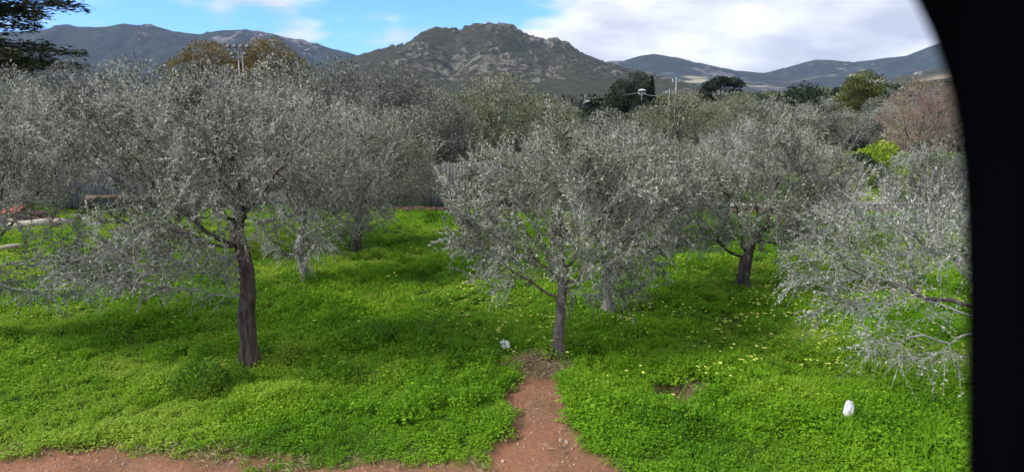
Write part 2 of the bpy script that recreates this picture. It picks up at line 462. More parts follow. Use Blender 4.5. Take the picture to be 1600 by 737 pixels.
H_SIDE = hill_material('terraced_slope', (0.05, 0.055, 0.036), (0.36, 0.33, 0.28), 0.03, (0.34, 0.29, 0.20))
ridge('rocky_hill', 'rocky granite hill with dark scrub rising behind the grove',
      [(300, 153), (400, 146), (480, 112), (545, 92), (570, 82), (600, 75), (637, 68), (648, 58), (662, 48), (690, 42), (718, 46), (728, 40), (770, 36), (800, 39), (818, 52), (838, 58), (852, 64), (862, 60), (880, 67), (905, 80), (935, 94), (975, 106), (1020, 118), (1070, 130), (1140, 145), (1240, 154)],
      1800, 780, 2500, 4.2, H_MAIN, 100, rock=-0.30, rough=0.32, crag=17)
ridge('long_ridge', 'long blue scrub ridge at the left of the skyline',
      [(-420, 90), (-200, 60), (-60, 52), (60, 48), (105, 37), (120, 41), (150, 42), (190, 38), (235, 40), (270, 49), (310, 54), (345, 47), (385, 47), (430, 55), (480, 67), (545, 82), (620, 105), (720, 152)],
      3300, 1900, 4300, 13, H_FAR, 200, rock=-0.42, rough=0.2, crag=18)
ridge('distant_ridge', 'distant blue ridge on the right of the skyline',
      [(780, 152), (860, 115), (940, 97), (975, 95), (1000, 87), (1022, 84), (1060, 90), (1100, 100), (1150, 110), (1195, 114), (1235, 104), (1272, 93), (1300, 94), (1335, 97), (1375, 92), (1420, 86), (1445, 76), (1475, 64), (1520, 50), (1600, 36), (1760, 40), (1950, 90)],
      3800, 2300, 4800, 13, H_FAR, 300, rock=-0.5, rough=0.13, crag=8, field=(0.25, 0.8, .6))
ridge('terraced_hillside', 'pale terraced hillside sloping up at the right edge',
      [(1130, 153), (1200, 150), (1270, 146), (1330, 138), (1400, 126), (1470, 108), (1540, 88), (1640, 70), (1800, 80), (1950, 120)],
      1500, 620, 2100, 6, H_SIDE, 400, rock=-0.3, rough=0.12, crag=5, field=(0.15, 0.98, .53))
#REST
# ------------------------------------------------------------------ olive trees
def colonise(att, nodes, parent, rng, step=0.12, kill=0.24, infl=2.2, iters=90):
    pos = [np.array(p, float) for p in nodes]; par = list(parent)
    P = np.array(pos)
    d = np.linalg.norm(att[:, None, :] - P[None], axis=2)
    near = d.argmin(1); dist = d.min(1)
    nch = {}
    for it in range(iters):
        if len(att) == 0: break
        act = dist < infl
        if not act.any(): break
        idx = near[act]
        dirs = att[act] - np.array(pos)[idx]
        dirs /= np.linalg.norm(dirs, axis=1)[:, None] + 1e-9
        uq, inv = np.unique(idx, return_inverse=True)
        acc = np.zeros((len(uq), 3)); np.add.at(acc, inv, dirs)
        acc /= np.linalg.norm(acc, axis=1)[:, None] + 1e-9
        acc += rng.normal(0, 0.28, acc.shape)
        acc /= np.linalg.norm(acc, axis=1)[:, None] + 1e-9
        newp = []
        for k, i in enumerate(uq):
            if nch.get(i, 0) >= 3: continue
            nch[i] = nch.get(i, 0) + 1
            q = pos[i] + acc[k] * step
            pos.append(q); par.append(int(i)); newp.append((len(pos) - 1, q))
        if not newp: break
        NP = np.array([q for _, q in newp]); NI = np.array([i for i, _ in newp])
        dn = np.linalg.norm(att[:, None, :] - NP[None], axis=2)
        m = dn.min(1); a = dn.argmin(1)
        cl = m < dist
        near = np.where(cl, NI[a], near); dist = np.where(cl, m, dist)
        keep = dist > kill
        att, near, dist = att[keep], near[keep], dist[keep]
    return np.array(pos), np.array(par)

def leaf_quads(base, axis_, nrm, length, width):
    """rhombic leaves folded along the midrib; returns verts, faces"""
    axis_ = axis_ / (np.linalg.norm(axis_, axis=1)[:, None] + 1e-9)
    side = np.cross(axis_, nrm); side /= np.linalg.norm(side, axis=1)[:, None] + 1e-9
    up = np.cross(side, axis_)
    L = length[:, None]; W = width[:, None]
    a = base; c = base + axis_ * L
    b = base + axis_ * L * 0.5 + side * W * 0.5 + up * W * 0.15
    d = base + axis_ * L * 0.5 - side * W * 0.5 + up * W * 0.15
    v = np.stack([a, b, c, d], 1).reshape(-1, 3)
    f = np.arange(len(base) * 4).reshape(-1, 4)
    return v, f

def prisms(p0, p1, p2, r0):
    """many thin three-sided shoots through three points"""
    n = len(p0)
    t = p2 - p0; t /= np.linalg.norm(t, axis=1)[:, None] + 1e-9
    ref = np.tile(np.array([[0.31, 0.55, 0.77]]), (n, 1))
    u = np.cross(t, ref); u /= np.linalg.norm(u, axis=1)[:, None] + 1e-9
    v = np.cross(t, u)
    rings = []
    for p, k in ((p0, 1.0), (p1, 0.75), (p2, 0.35)):
        for a in (0, 2.094, 4.189):
            rings.append(p + (u * math.cos(a) + v * math.sin(a)) * (r0 * k)[:, None])
    V = np.stack(rings, 1).reshape(-1, 3)
    b = (np.arange(n) * 9)[:, None, None]
    loc = np.array([[s * 3 + j, s * 3 + (j + 1) % 3, s * 3 + 3 + (j + 1) % 3, s * 3 + 3 + j] for s in (0, 1) for j in range(3)])
    return V, (b + loc[None]).reshape(-1, 4)

def grow_tree(name, seed, trunk, lobes, n_att=900, leafd=42, shoots=2.0, leaf=(0.060, 0.018), tip=0.0046, shoot_r=0.0034,
              shoot_len=(0.14, 0.42), gaps=0.42, step=0.12, kill=0.24, droop=0.35, mats=('bark', 'twig', 'olive_leaf'), tone=(0.42, 0.27), noclump=False):
    rng = np.random.default_rng(seed)
    tr = np.array(trunk, float)
    # resample the trunk
    seg = np.linalg.norm(np.diff(tr[:, :3], axis=0), axis=1); s = np.concatenate([[0], np.cumsum(seg)])
    ss = np.linspace(0, s[-1], max(4, int(s[-1] / 0.07)))
    def smooth_interp(col_):
        v = np.interp(ss, s, tr[:, col_])
        for _ in range(6 if len(ss) > 12 else 2): v[1:-1] = 0.25 * v[:-2] + 0.5 * v[1:-1] + 0.25 * v[2:]
        return v
    T = np.stack([smooth_interp(k) for k in range(4)], 1)
    # attractors
    vol = np.array([l[3] * l[4] * l[5] * (l[6] if len(l) > 6 else 1.0) for l in lobes]); vol /= vol.sum()
    A = []
    for l, f in zip(lobes, vol):
        n = int(n_att * f * 2.2)
        q = rng.normal(0, 1, (n, 3)); q /= np.linalg.norm(q, axis=1)[:, None]
        q *= (rng.random(n) ** (1 / 2.6))[:, None]
        A.append(q * np.array(l[3:6]) + np.array(l[:3]))
    A = np.concatenate(A)
    nz = fbm(A[:, 0] * 1.5 + 50, A[:, 1] * 1.5 + 50, A[:, 2] * 1.8 + 50, seed=seed, octv=2)
    A = A[(nz > gaps) & (A[:, 2] > 0.45)]
    A = A[rng.permutation(len(A))[:n_att]]
    nt_ = len(T)
    nodes, par = colonise(A, T[:, :3], [-1] + list(range(nt_ - 1)), rng, step, kill)
    n = len(nodes)
    ch = [[] for _ in range(n)]
    for i in range(1, n): ch[par[i]].append(i)
    # smooth the wood
    for _ in range(2):
        q = nodes.copy()
        for i in range(nt_, n):
            if ch[i]: q[i] = 0.5 * nodes[i] + 0.25 * nodes[par[i]] + 0.25 * nodes[ch[i]].mean(0)
        nodes = q
    ntip = sum(1 for c in ch if not c)
    Rb = T[-1, 3]
    ex = math.log(max(ntip, 5)) / math.log(Rb * 1.05 / tip)
    rad = np.zeros(n)
    for i in range(n - 1, -1, -1):
        rad[i] = tip if not ch[i] else (sum(rad[c] ** ex for c in ch[i])) ** (1 / ex)
    top = rad.copy()
    rad[:nt_] = np.maximum(T[:, 3], 0)
    wood, thin = MB(), MB()
    # trunk with fluted, knotty rings
    a = np.linspace(0, 2 * math.pi, 14, endpoint=False)
    rg = 0.62 + 0.78 * fbm(np.cos(a)[None, :] * 1.6 + 9, np.sin(a)[None, :] * 1.6 + 9, (T[:, 2] * 2.4)[:, None] + np.zeros((1, 14)), seed=seed, octv=3)
    flare = 1 + 0.3 * np.exp(-T[:, 2] / 0.13)
    rg = rg * (1 + 0.35 * np.exp(-T[:, 2] / 0.16)[:, None] * np.cos(a * 4 + seed)[None, :])
    tp = T[:, :3].copy(); tp[0, 2] -= 0.25
    wood.tube(tp, T[:, 3] * flare, 14, rough=rg)
    starts = [(c, i) for i in range(nt_) for c in ch[i] if c >= nt_]
    while starts:
        c, p = starts.pop()
        chain = [p, c]
        cur = c
        while ch[cur]:
            ks = sorted(ch[cur], key=lambda k: -rad[k])
            for k in ks[1:]: starts.append((k, cur))
            cur = ks[0]; chain.append(cur)
        rr = rad[chain].copy(); rr[0] = min(rr[0], rr[1] * 1.15)
        big = rr[1] > 0.022
        sides = 8 if rr[1] > 0.05 else (6 if rr[1] > 0.022 else (4 if rr[1] > 0.009 else 3))
        (wood if big else thin).tube(nodes[chain], rr, sides, cap=False)
    # leafy shoots
    src = np.where((rad < 0.016) & (np.arange(n) >= nt_))[0]
    cnt = rng.poisson(shoots, len(src))
    S = np.repeat(src, cnt)
    pd = nodes[S] - nodes[par[S]]; pd /= np.linalg.norm(pd, axis=1)[:, None] + 1e-9
    c0 = np.array([np.average([l[0] for l in lobes]), 0, np.average([l[2] for l in lobes]) - 0.6])
    out = nodes[S] - c0; rn = np.linalg.norm(out, axis=1); out /= rn[:, None] + 1e-9
    D = 0.55 * pd + 0.35 * out + rng.normal(0, 0.5, pd.shape); D[:, 2] += 0.18
    D /= np.linalg.norm(D, axis=1)[:, None]
    L = rng.uniform(*shoot_len, len(S)) * (1 + 0.5 * (D[:, 2] > 0.6))
    bend = rng.normal(0, 0.12, D.shape); bend[:, 2] -= droop * np.clip(1 - D[:, 2], 0, 1.5) * 0.6
    p0 = nodes[S]; p1 = p0 + D * (L * 0.5)[:, None] + bend * (0.25 * L)[:, None]; p2 = p0 + D * L[:, None] + bend * L[:, None]
    if shoot_r > 0 and len(S):
        v, f = prisms(p0, p1, p2, shoot_r * rng.uniform(0.7, 1.5, len(S)))
        thin.add(v, f)
    res = {}
    res['trunk'] = wood.mesh(name + '_trunk', M[mats[0]], True)
    res['branches'] = thin.mesh(name + '_branches', M[mats[1]], True)
    if leafd > 0:
        # leaves thin out where the crown is sparse
        dens = leafd * (1.0 if noclump else 1.0) * np.clip(0.25 + 1.9 * (fbm(p0[:, 0] * 1.1 + 7, p0[:, 1] * 1.1, p0[:, 2] * 1.1, seed=seed + 3, octv=2) - 0.25), 0.15, 1.6)
        k = rng.poisson(L * dens)
        Q = np.repeat(np.arange(len(S)), k)
        t = rng.uniform(0.08, 1.0, len(Q))[:, None]
        base = (1 - t) ** 2 * p0[Q] + 2 * t * (1 - t) * p1[Q] + t * t * p2[Q]
        tg = (p2 - p0)[Q]; tg /= np.linalg.norm(tg, axis=1)[:, None] + 1e-9
        ax = 0.65 * tg + rng.normal(0, 0.55, tg.shape)
        nr = rng.normal(0, 0.6, tg.shape); nr[:, 2] += 0.7
        ln = leaf[0] * rng.uniform(0.6, 1.25, len(Q)); wd = leaf[1] * rng.uniform(0.75, 1.25, len(Q))
        v, f = leaf_quads(base, ax, nr, ln, wd)
        to = np.clip(rng.normal(tone[0] + 0.10, tone[1], len(Q)) + 1.15 * (fbm(base[:, 0] * 2, base[:, 1] * 2, base[:, 2] * 2, seed=seed + 4, octv=2) - 0.5), 0, 1)
        res['crown'] = mesh_np(name + '_crown', v, [f], M[mats[2]], False, {'tone': ('FACE', to)})
    return res
def place_tree(meshes, name, loc, label, cat='olive tree', group=None, rz=0.0, s=1.0):
    e = empty(name, (loc[0], loc[1], float(gz(loc[0], loc[1]))), rz, s)
    tag(e, label, cat, group)
    for k, me in meshes.items():
        o = link(k, me, e)
        if k == 'crown': o['kind'] = 'stuff'
    return e

GROVE = 'olive trees standing in the grove'
# nearest tree on the left: thick dark trunk with a bend, broad crown reaching left and low
pA = G(391, 566)
tA = grow_tree('olive_a', 11, [(0, 0, 0, .145), (.01, 0, .5, .138), (0, 0, .95, .15), (.07, 0, 1.35, .125), (.08, .02, 1.6, .12), (.04, .03, 2.0, .112), (0, 0, 2.25, .105)],
     [(-1.95, 0, 3.95, 1.15, 1.4, .65), (-.6, .2, 3.95, 1.35, 1.5, .95), (.75, 0, 3.6, 1.25, 1.5, 1.05), (-.3, -.6, 2.85, 1.5, 1.2, .75), (-1.6, -.2, 1.9, 1.4, 1.2, .5, .9)], n_att=1600, leafd=96, shoots=3.5, mats=('bark_dark', 'twig', 'olive_leaf'), tone=(0.46, 0.27))
place_tree(tA, 'olive_tree', pA, 'olive tree with the thickest dark bent trunk, at the left front', group=GROVE)
# nearest tree in the middle, slim grey trunk at the head of the earth path
pD = G(873, 556)
tD = grow_tree('olive_d', 12, [(0, 0, 0, .085), (-.01, 0, .4, .10), (.03, 0, .55, .095), (0.02, 0, .9, .085), (.06, 0, 1.3, .085), (.06, 0, 1.5, .08)],
     [(-1.15, 0, 2.65, 1.05, 1.3, .95), (.1, .2, 3.15, 1.2, 1.3, .9), (1.2, 0, 2.65, 1.0, 1.3, .95), (-1.0, -.2, 1.7, .95, .9, .5, .8), (1.05, -.2, 1.6, .85, .9, .55, .8), (0, -.7, 2.2, 1.3, .9, .7)], n_att=1400, leafd=92, shoots=3.5, mats=('bark', 'twig', 'olive_leaf_sage'), tone=(0.50, 0.27))
place_tree(tD, 'olive_tree', pD, 'olive tree with slim trunk at the head of the red earth path', group=GROVE)
# second tree behind the left one
pB = G(476, 440)
tB = grow_tree('olive_b', 13, [(.05, 0, 0, .14), (0, 0, .45, .12), (-.05, 0, .8, .12), (0, 0, 1.2, .10)],
     [(.75, 0, 3.0, 1.85, 1.7, 1.5), (.25, -.4, 1.6, 1.3, 1.1, .9, 1.2), (1.5, 0, 2.0, 1.1, 1.1, .9)], n_att=1000, leafd=96, shoots=3.5, mats=('bark_pale', 'twig', 'olive_leaf'), tone=(0.57, 0.26))
place_tree(tB, 'olive_tree', pB, 'olive tree with short pale trunk just right of the thick dark trunk', group=GROVE)
pE = G(949, 487)
tE = grow_tree('olive_e', 14, [(0, 0, 0, .10), (0, 0, .3, .10), (-.02, 0, .7, .10), (.02, 0, 1.1, .09)],
     [(.2, 0, 2.75, 1.5, 1.5, 1.15), (1.3, 0, 2.1, 1.1, 1.2, .9), (.3, -.3, 1.5, 1.2, .9, .65, .9)], n_att=900, leafd=92, shoots=3.5, mats=('bark_pale', 'twig', 'olive_leaf'), tone=(0.44, 0.27))
place_tree(tE, 'olive_tree', pE, 'olive tree with a pale painted-looking stub of trunk, right behind the slim trunk', group=GROVE)
pF = G(1160, 447)
tF = grow_tree('olive_f', 15, [(0, 0, 0, .16), (0, 0, .35, .15), (.02, 0, .7, .15), (.1, 0, .95, .11)],
     [(-1.6, 0, 2.5, 1.35, 1.4, 1.0), (.3, .1, 3.05, 1.3, 1.4, 1.0), (-1.2, -.3, 1.4, .9, .9, .55, .9), (-.1, -.8, 2.0, 1.5, .9, .7), (1.5, 0, 2.1, 1.3, 1.3, 1.0), (.2, -.5, 1.6, 1.5, 1.0, .6, .8)], n_att=2100, gaps=.36, leafd=92, shoots=3.5, mats=('bark_dark', 'twig', 'olive_leaf_sage'), tone=(0.48, 0.26))
place_tree(tF, 'olive_tree', pF, 'olive tree with short dark forked trunk in the right half of the grove', group=GROVE)
pC = G(558, 391)
place_tree(tF, 'olive_tree', pC, 'olive tree with small dark trunk nearest the gap before the fence', group=GROVE, rz=0.5, s=(1.0, 1.0, 1.1))
# low sprawling, nearly bare tree at the right edge
tG = grow_tree('olive_g', 16, [(0, 0, 0, .12), (0, 0, .5, .11), (-.05, 0, 1.0, .10), (-.12, 0, 1.3, .09)],
     [(-1.5, 0, 2.3, 2.1, 1.7, .95), (-2.0, -.5, 1.1, 1.3, 1.0, .6, 1.0), (-2.4, .2, 1.8, 1.3, 1.3, .7)], n_att=1150, leafd=34, shoots=2.8, tip=0.0036, shoot_r=0.003, shoot_len=(.15, .45), mats=('bark', 'twig', 'olive_leaf'), tone=(0.5, 0.25), droop=.45)
place_tree(tG, 'olive_tree', (7.95, 9.7), 'sprawling nearly bare olive tree with low twigs at the right edge', group=GROVE)
# big tree cut by the left edge
tH = grow_tree('olive_h', 17, [(0, 0, 0, .17), (.05, 0, .6, .15), (.1, 0, 1.2, .13), (.15, 0, 1.6, .12)],
     [(.2, 0, 3.4, 2.2, 2.1, 1.4), (1.1, .2, 3.0, 1.2, 1.3, .85), (1.7, -.2, 1.35, 1.4, 1.1, .5, 1.2), (1.0, .3, 2.2, 1.2, 1.1, .5)], n_att=1200, gaps=.49, leafd=76, shoots=2.8, mats=('bark', 'twig', 'olive_leaf'), tone=(0.45, 0.27))
place_tree(tH, 'olive_tree', (-10.1, 11.6), 'large olive tree cut off by the left edge of the picture', group=GROVE)
# rows further back
back = [
    (tF, -8.6, 19.5, 1.2, 1.06, 'olive tree in the back row behind the left edge tree'),
    (tE, 1.6, 20.5, 2.6, .92, 'olive tree in front of the fence between the path tree and the gap'),
    (tD, 4.6, 20.2, 0.9, .85, 'olive tree behind the pale-stub olive, in the back row'),
    (tB, 7.6, 22.3, 4.0, .78, 'olive tree in the back row behind the dark forked trunk'),
    (tD, 8.9, 19.6, 2.2, .86, 'olive tree overlapping the dark forked trunk tree from behind on its right'),
    (tE, 11.4, 17.8, 5.1, .8, 'small olive tree behind the bare right edge tree'),
]
for me, x, y, rz, s, lb in back:
    place_tree(me, 'olive_tree', (x, y), lb, group=GROVE, rz=rz, s=s)
#REST2
# ------------------------------------------------------------------ background trees and bushes
def bushy(name, seed, lobes, nleaf, leaf, mat, trunk_r=0.14, fork=1.2, gaps=0.40, bark='bark', flat=0.0, elong=1.6, updir=0.3):
    rng = np.random.default_rng(seed)
    wood = MB()
    lobes = np.array(lobes, float)
    base = np.array([[0, 0, -.2], [.03, 0, fork * .5], [0, .02, fork]])
    wood.tube(base, [trunk_r * 1.25, trunk_r, trunk_r * .8], 8, cap=False)
    for l in lobes:
        c = l[:3]
        mid = np.array([c[0] * .45, c[1] * .45, fork + (c[2] - fork) * .45 - .1 * abs(c[0])])
        wood.tube([base[-1], mid, c + np.array([0, 0, l[5] * .3])], [trunk_r * .6, trunk_r * .4, trunk_r * .12], 5, cap=False)
        for _ in range(5):
            q = rng.normal(0, 1, 3); q /= np.linalg.norm(q); q[2] = abs(q[2])
            e = c + q * l[3:6] * .9
            wood.tube([mid, (mid + e) / 2 + rng.normal(0, .12, 3), e], [trunk_r * .25, trunk_r * .15, trunk_r * .05], 4, cap=False)
    vol = (lobes[:, 3] * lobes[:, 4] * lobes[:, 5]) ** .8; vol /= vol.sum()
    pts, nrm = [], []
    for l, f in zip(lobes, vol):
        n = int(nleaf * f * 1.7)
        q = rng.normal(0, 1, (n, 3)); q /= np.linalg.norm(q, axis=1)[:, None]
        rr = (0.45 + 0.6 * rng.random(n) ** .6)
        rr *= 0.78 + 0.5 * fbm(q[:, 0] * 2.3 + l[0] + 20, q[:, 1] * 2.3 + 20, q[:, 2] * 2.3 + l[2] + 20, seed=seed, octv=3)
        p = q * rr[:, None] * l[3:6] + l[:3]
        pts.append(p); nrm.append(q)
    p = np.concatenate(pts); q = np.concatenate(nrm)
    sc_ = 2.2 / max(1.0, lobes[:, 3].mean())
    cl = fbm(p[:, 0] * sc_ + 30, p[:, 1] * sc_ + 30, p[:, 2] * sc_ * 1.3 + 30, seed=seed + 1, octv=3)
    k = (cl > gaps) & (p[:, 2] > 0.15)
    p, q, cl = p[k][:], q[k], cl[k]
    ax = q * 0.6 + rng.normal(0, .6, p.shape); ax[:, 2] += updir
    nr = q + rng.normal(0, .55, p.shape); nr[:, 2] += .5
    if flat: nr[:, 2] += flat * 3; ax[:, 2] *= (1 - flat)
    s = leaf * rng.uniform(.6, 1.4, len(p))
    v, f = leaf_quads(p, ax, nr, s * elong, s * .62)
    tone = np.clip(0.5 + 1.5 * (cl - 0.55) + rng.normal(0, .2, len(p)), 0, 1)
    return {'trunk': wood.mesh(name + '_trunk', M[bark], True), 'crown': mesh_np(name + '_crown', v, [f], M[mat], False, {'tone': ('FACE', tone)})}

V_dusk = bushy('grey_olive', 31, [(-1.3, 0, 3.4, 1.7, 1.6, 1.5), (1.2, .2, 3.6, 1.7, 1.6, 1.6), (0, -.4, 4.3, 1.6, 1.5, 1.4), (.2, -.8, 2.3, 2.0, 1.2, 1.0), (-1.6, -.6, 2.1, 1.1, 1.1, .9), (1.9, -.3, 2.3, 1.1, 1.1, 1.0)], 15000, .075, 'olive_leaf_dusk')
V_dusk2 = bushy('grey_olive_wide', 32, [(-1.8, 0, 2.9, 1.6, 1.5, 1.3), (1.7, .2, 3.1, 1.6, 1.5, 1.4), (0, 0, 3.7, 1.9, 1.6, 1.5), (.5, -.8, 2.0, 2.0, 1.2, 1.0), (-1.2, -.7, 1.9, 1.4, 1.1, .9)], 14000, .075, 'olive_leaf')
V_green = bushy('green_olive', 33, [(-2.1, 0, 3.4, 1.6, 1.5, 1.5), (1.9, .2, 3.3, 1.7, 1.6, 1.5), (-.2, -.2, 4.1, 2.1, 1.7, 1.6), (.3, -.9, 2.4, 2.4, 1.2, 1.2), (3.2, 0, 2.5, 1.2, 1.2, 1.2), (-3.3, 0, 2.4, 1.2, 1.2, 1.2)], 22000, .07, 'olive_leaf_green', updir=.7)
V_round = bushy('round_tree', 34, [(-1.3, 0, 3.3, 1.7, 1.6, 1.5), (1.4, .2, 3.1, 1.8, 1.6, 1.5), (0, 0, 4.2, 1.7, 1.6, 1.4), (2.6, 0, 2.5, 1.3, 1.3, 1.0), (-2.5, 0, 2.4, 1.2, 1.2, 1.0)], 12000, .13, 'mid_leaf', bark='bark_dark')
V_shrub = bushy('dome_shrub', 35, [(-1.2, 0, 1.4, 1.4, 1.3, 1.2), (1.2, .1, 1.3, 1.4, 1.3, 1.1), (0, 0, 1.9, 1.5, 1.4, 1.1)], 8000, .10, 'dark_leaf', trunk_r=.08, fork=.5, bark='bark_dark')
V_brown = bushy('autumn_tree', 36, [(-1.4, 0, 6.6, 1.6, 1.5, 1.7), (1.2, .2, 6.2, 1.7, 1.6, 1.8), (0, 0, 7.8, 1.7, 1.6, 1.6), (.2, -.3, 4.6, 1.9, 1.5, 1.4), (-1.9, 0, 4.7, 1.2, 1.2, 1.2), (2.0, 0, 4.8, 1.2, 1.2, 1.2)], 15000, .12, 'brown_leaf', trunk_r=.2, fork=3.0, gaps=.44)
V_yel = bushy('yellow_shrub', 37, [(-.5, 0, .9, .7, .6, .7), (.5, 0, .8, .8, .6, .7), (0, 0, 1.25, .7, .6, .6)], 3500, .07, 'yellow_leaf', trunk_r=.04, fork=.3)
V_small = bushy('small_dark_tree', 38, [(-.3, 0, 1.55, .5, .45, .38), (.35, 0, 1.6, .5, .45, .36), (0, 0, 1.85, .45, .4, .3)], 1700, .075, 'dark_leaf', trunk_r=.06, fork=1.1, bark='bark_dark')
V_conif = bushy('rounded_conifer', 39, [(-1.0, 0, 4.6, 1.9, 1.6, 2.2), (1.0, 0, 5.4, 1.7, 1.6, 2.3), (-2.1, 0, 3.0, 1.5, 1.4, 1.6), (1.8, 0, 3.0, 1.3, 1.3, 1.7), (0, 0, 2.2, 2.2, 1.6, 1.5)], 12000, .15, 'dark_leaf', trunk_r=.25, fork=1.0, gaps=.36, bark='bark_dark')
V_pine = bushy('umbrella_pine', 40, [(-1.6, 0, 6.5, 1.5, 1.4, .75), (1.3, 0, 7.1, 1.8, 1.5, .7), (0, .4, 7.3, 1.6, 1.4, .65), (2.7, 0, 6.6, 1.1, 1.1, .5), (-2.6, 0, 5.2, 1.0, 1.0, 1.0), (-2.2, 0, 4.3, .8, .9, .8), (2.4, -.2, 5.4, 1.2, 1.0, .5)], 9000, .15, 'dark_leaf', trunk_r=.22, fork=4.2, gaps=.38, bark='bark_dark', flat=.3)
def cypress(name, seed, h, r):
    rng = np.random.default_rng(seed)
    n = 5000
    z = h * (0.05 + 0.95 * rng.random(n) ** .9); a = rng.uniform(0, 6.283, n)
    prof = np.clip(np.minimum(z / h * 7, (1.02 - z / h) ** .75 * 1.25), 0, 1)
    rr = r * prof * (0.5 + 0.5 * rng.random(n) ** .5) * (0.8 + .5 * vnoise(a * 2, z * 1.6, seed=seed))
    p = np.stack([rr * np.cos(a), rr * np.sin(a), z], -1)
    q = np.stack([np.cos(a), np.sin(a), np.full(n, .3)], -1)
    ax = np.stack([.25 * np.cos(a), .25 * np.sin(a), np.ones(n)], -1) + rng.normal(0, .2, (n, 3))
    v, f = leaf_quads(p, ax, q, np.full(n, .32), np.full(n, .11))
    wood = MB(); wood.tube([(0, 0, -.3), (0, 0, h * .5), (0, 0, h * .92)], [.13, .09, .02], 7, cap=False)
    return {'trunk': wood.mesh(name + '_trunk', M['bark_dark'], True), 'crown': mesh_np(name + '_crown', v, [f], M['dark_leaf'], False, {'tone': ('FACE', rng.uniform(0, .8, n))})}
V_cyp = cypress('cypress', 5, 7.4, .85)
V_red = grow_tree('red_tree', 41, [(0, 0, 0, .09), (0, 0, .5, .08), (.05, 0, 1.0, .07)], [(0, 0, 3.1, 2.1, 1.7, 1.7), (0, 0, 1.9, 1.8, 1.5, .9)], n_att=1100, leafd=14, shoots=2.2, leaf=(.06, .025), tip=.006, shoot_r=.005, shoot_len=(.2, .5), mats=('bark_dark', 'twig_red', 'red_leaf'), gaps=.36)

BEY = 'trees beyond the fence'
def bgtree(me, name, px, Y, s, label, cat, rz=0.0, group=BEY):
    d = at(px, 155, Y)
    return place_tree(me, name, (d[0], Y), label, cat, group, rz, s)
bgtree(V_dusk, 'olive_tree', 520, 30, 1.08, 'dark grey olive tree behind the fence, left of the green-lit one', 'olive tree', .4)
bgtree(V_dusk2, 'olive_tree', 440, 33, 1.25, 'pale grey olive tree below the floodlight mast', 'olive tree', 2.0)
bgtree(V_dusk, 'olive_tree', 620, 36, 1.1, 'dark olive tree between the green-lit olive and the darker left one', 'olive tree', 3.6)
bgtree(V_green, 'olive_tree', 785, 33, 1.0, 'broad green-lit olive tree at the foot of the rocky hill', 'olive tree', .3)
bgtree(V_dusk2, 'olive_tree', 640, 27.6, .8, 'pale grey olive tree leaning over the fence at the gap', 'olive tree', 1.3)
bgtree(V_dusk, 'olive_tree', 690, 30, .85, 'low dark olive tree behind the fence gap', 'olive tree', 5.0)
bgtree(V_dusk2, 'olive_tree', 330, 29, 1.15, 'grey olive tree beyond the fence behind the thick-trunked tree', 'olive tree', 4.4)
bgtree(V_dusk2, 'olive_tree', 215, 31, 1.2, 'grey olive tree beyond the fence behind the white shed', 'olive tree', 1.0)
bgtree(V_dusk, 'olive_tree', 105, 29, 1.05, 'dark grey olive tree below the cedar boughs', 'olive tree', 2.7)
bgtree(V_dusk2, 'olive_tree', 10, 27, 1.1, 'grey olive tree beyond the woodpile at the left edge', 'olive tree', 5.5)
bgtree(V_green, 'olive_tree', 880, 44, .72, 'small greenish olive tree right of the broad green-lit one', 'olive tree', 1.9)
bgtree(V_dusk2, 'olive_tree', 950, 33, .76, 'grey olive tree beyond the low wall, below the rounded conifer', 'olive tree', .8)
bgtree(V_green, 'olive_tree', 1060, 36, .86, 'grey olive tree beyond the low wall, below the utility poles', 'olive tree', 3.1)
bgtree(V_green, 'olive_tree', 1150, 42, .72, 'greenish olive tree below the umbrella pine', 'olive tree', 2.4)
bgtree(V_dusk2, 'olive_tree', 1215, 33, .76, 'grey olive tree beyond the right end of the low wall', 'olive tree', 5.9)
bgtree(V_green, 'olive_tree', 1225, 58, .7, 'greenish olive tree in front of the dark dome shrub', 'olive tree', 1.1)
bgtree(V_dusk2, 'olive_tree', 1290, 46, .72, 'grey olive tree in front of the round green tree', 'olive tree', 2.9)
bgtree(V_dusk2, 'olive_tree', 1375, 52, .8, 'grey olive tree left of the reddish bare tree', 'olive tree', 4.6)
bgtree(V_dusk, 'olive_tree', 1460, 58, 1.0, 'dark olive tree behind the reddish bare tree', 'olive tree', .2)
bgtree(V_shrub, 'evergreen_shrub', 905, 60, 1.3, 'dark evergreen shrub left of the rounded conifer', 'shrub', .5, None)
bgtree(V_shrub, 'evergreen_shrub', 1255, 84, 2.0, 'dark dome-shaped shrub left of the round green tree', 'shrub', 1.4, None)
bgtree(V_shrub, 'evergreen_shrub', 1185, 95, 1.6, 'dark evergreen shrub right of the umbrella pine', 'shrub', 4.1, None)
bgtree(V_shrub, 'evergreen_shrub', 1065, 88, 1.2, 'dark evergreen shrub between the cypress and the umbrella pine', 'shrub', 2.2, None)
bgtree(V_round, 'round_tree', 1348, 75, 1.3, 'round olive-green tree below the terraced hillside', 'tree', .9)
bgtree(V_round, 'round_tree', 1310, 110, .8, 'small dark green tree behind the round olive-green one', 'tree', 3.3)
bgtree(V_brown, 'autumn_tree', 333, 58, (1.25, 1.1, 1.0), 'brown and yellow autumn tree left of the floodlight mast', 'tree', .7)
bgtree(V_brown, 'autumn_tree', 422, 60, (1.35, 1.1, 1.04), 'brown autumn tree right of the floodlight mast', 'tree', 3.9)
bgtree(V_conif, 'rounded_conifer', 1006, 72, .62, 'small dark conifer at the foot of the white lamp head', 'conifer', 2.0)
bgtree(V_conif, 'rounded_conifer', 985, 92, 1.05, 'dark rounded conifer left of the cypresses', 'conifer', 0)
bgtree(V_cyp, 'cypress_tree', 1017, 92, 1.0, 'tall slim dark cypress right of the rounded conifer', 'cypress', 0)
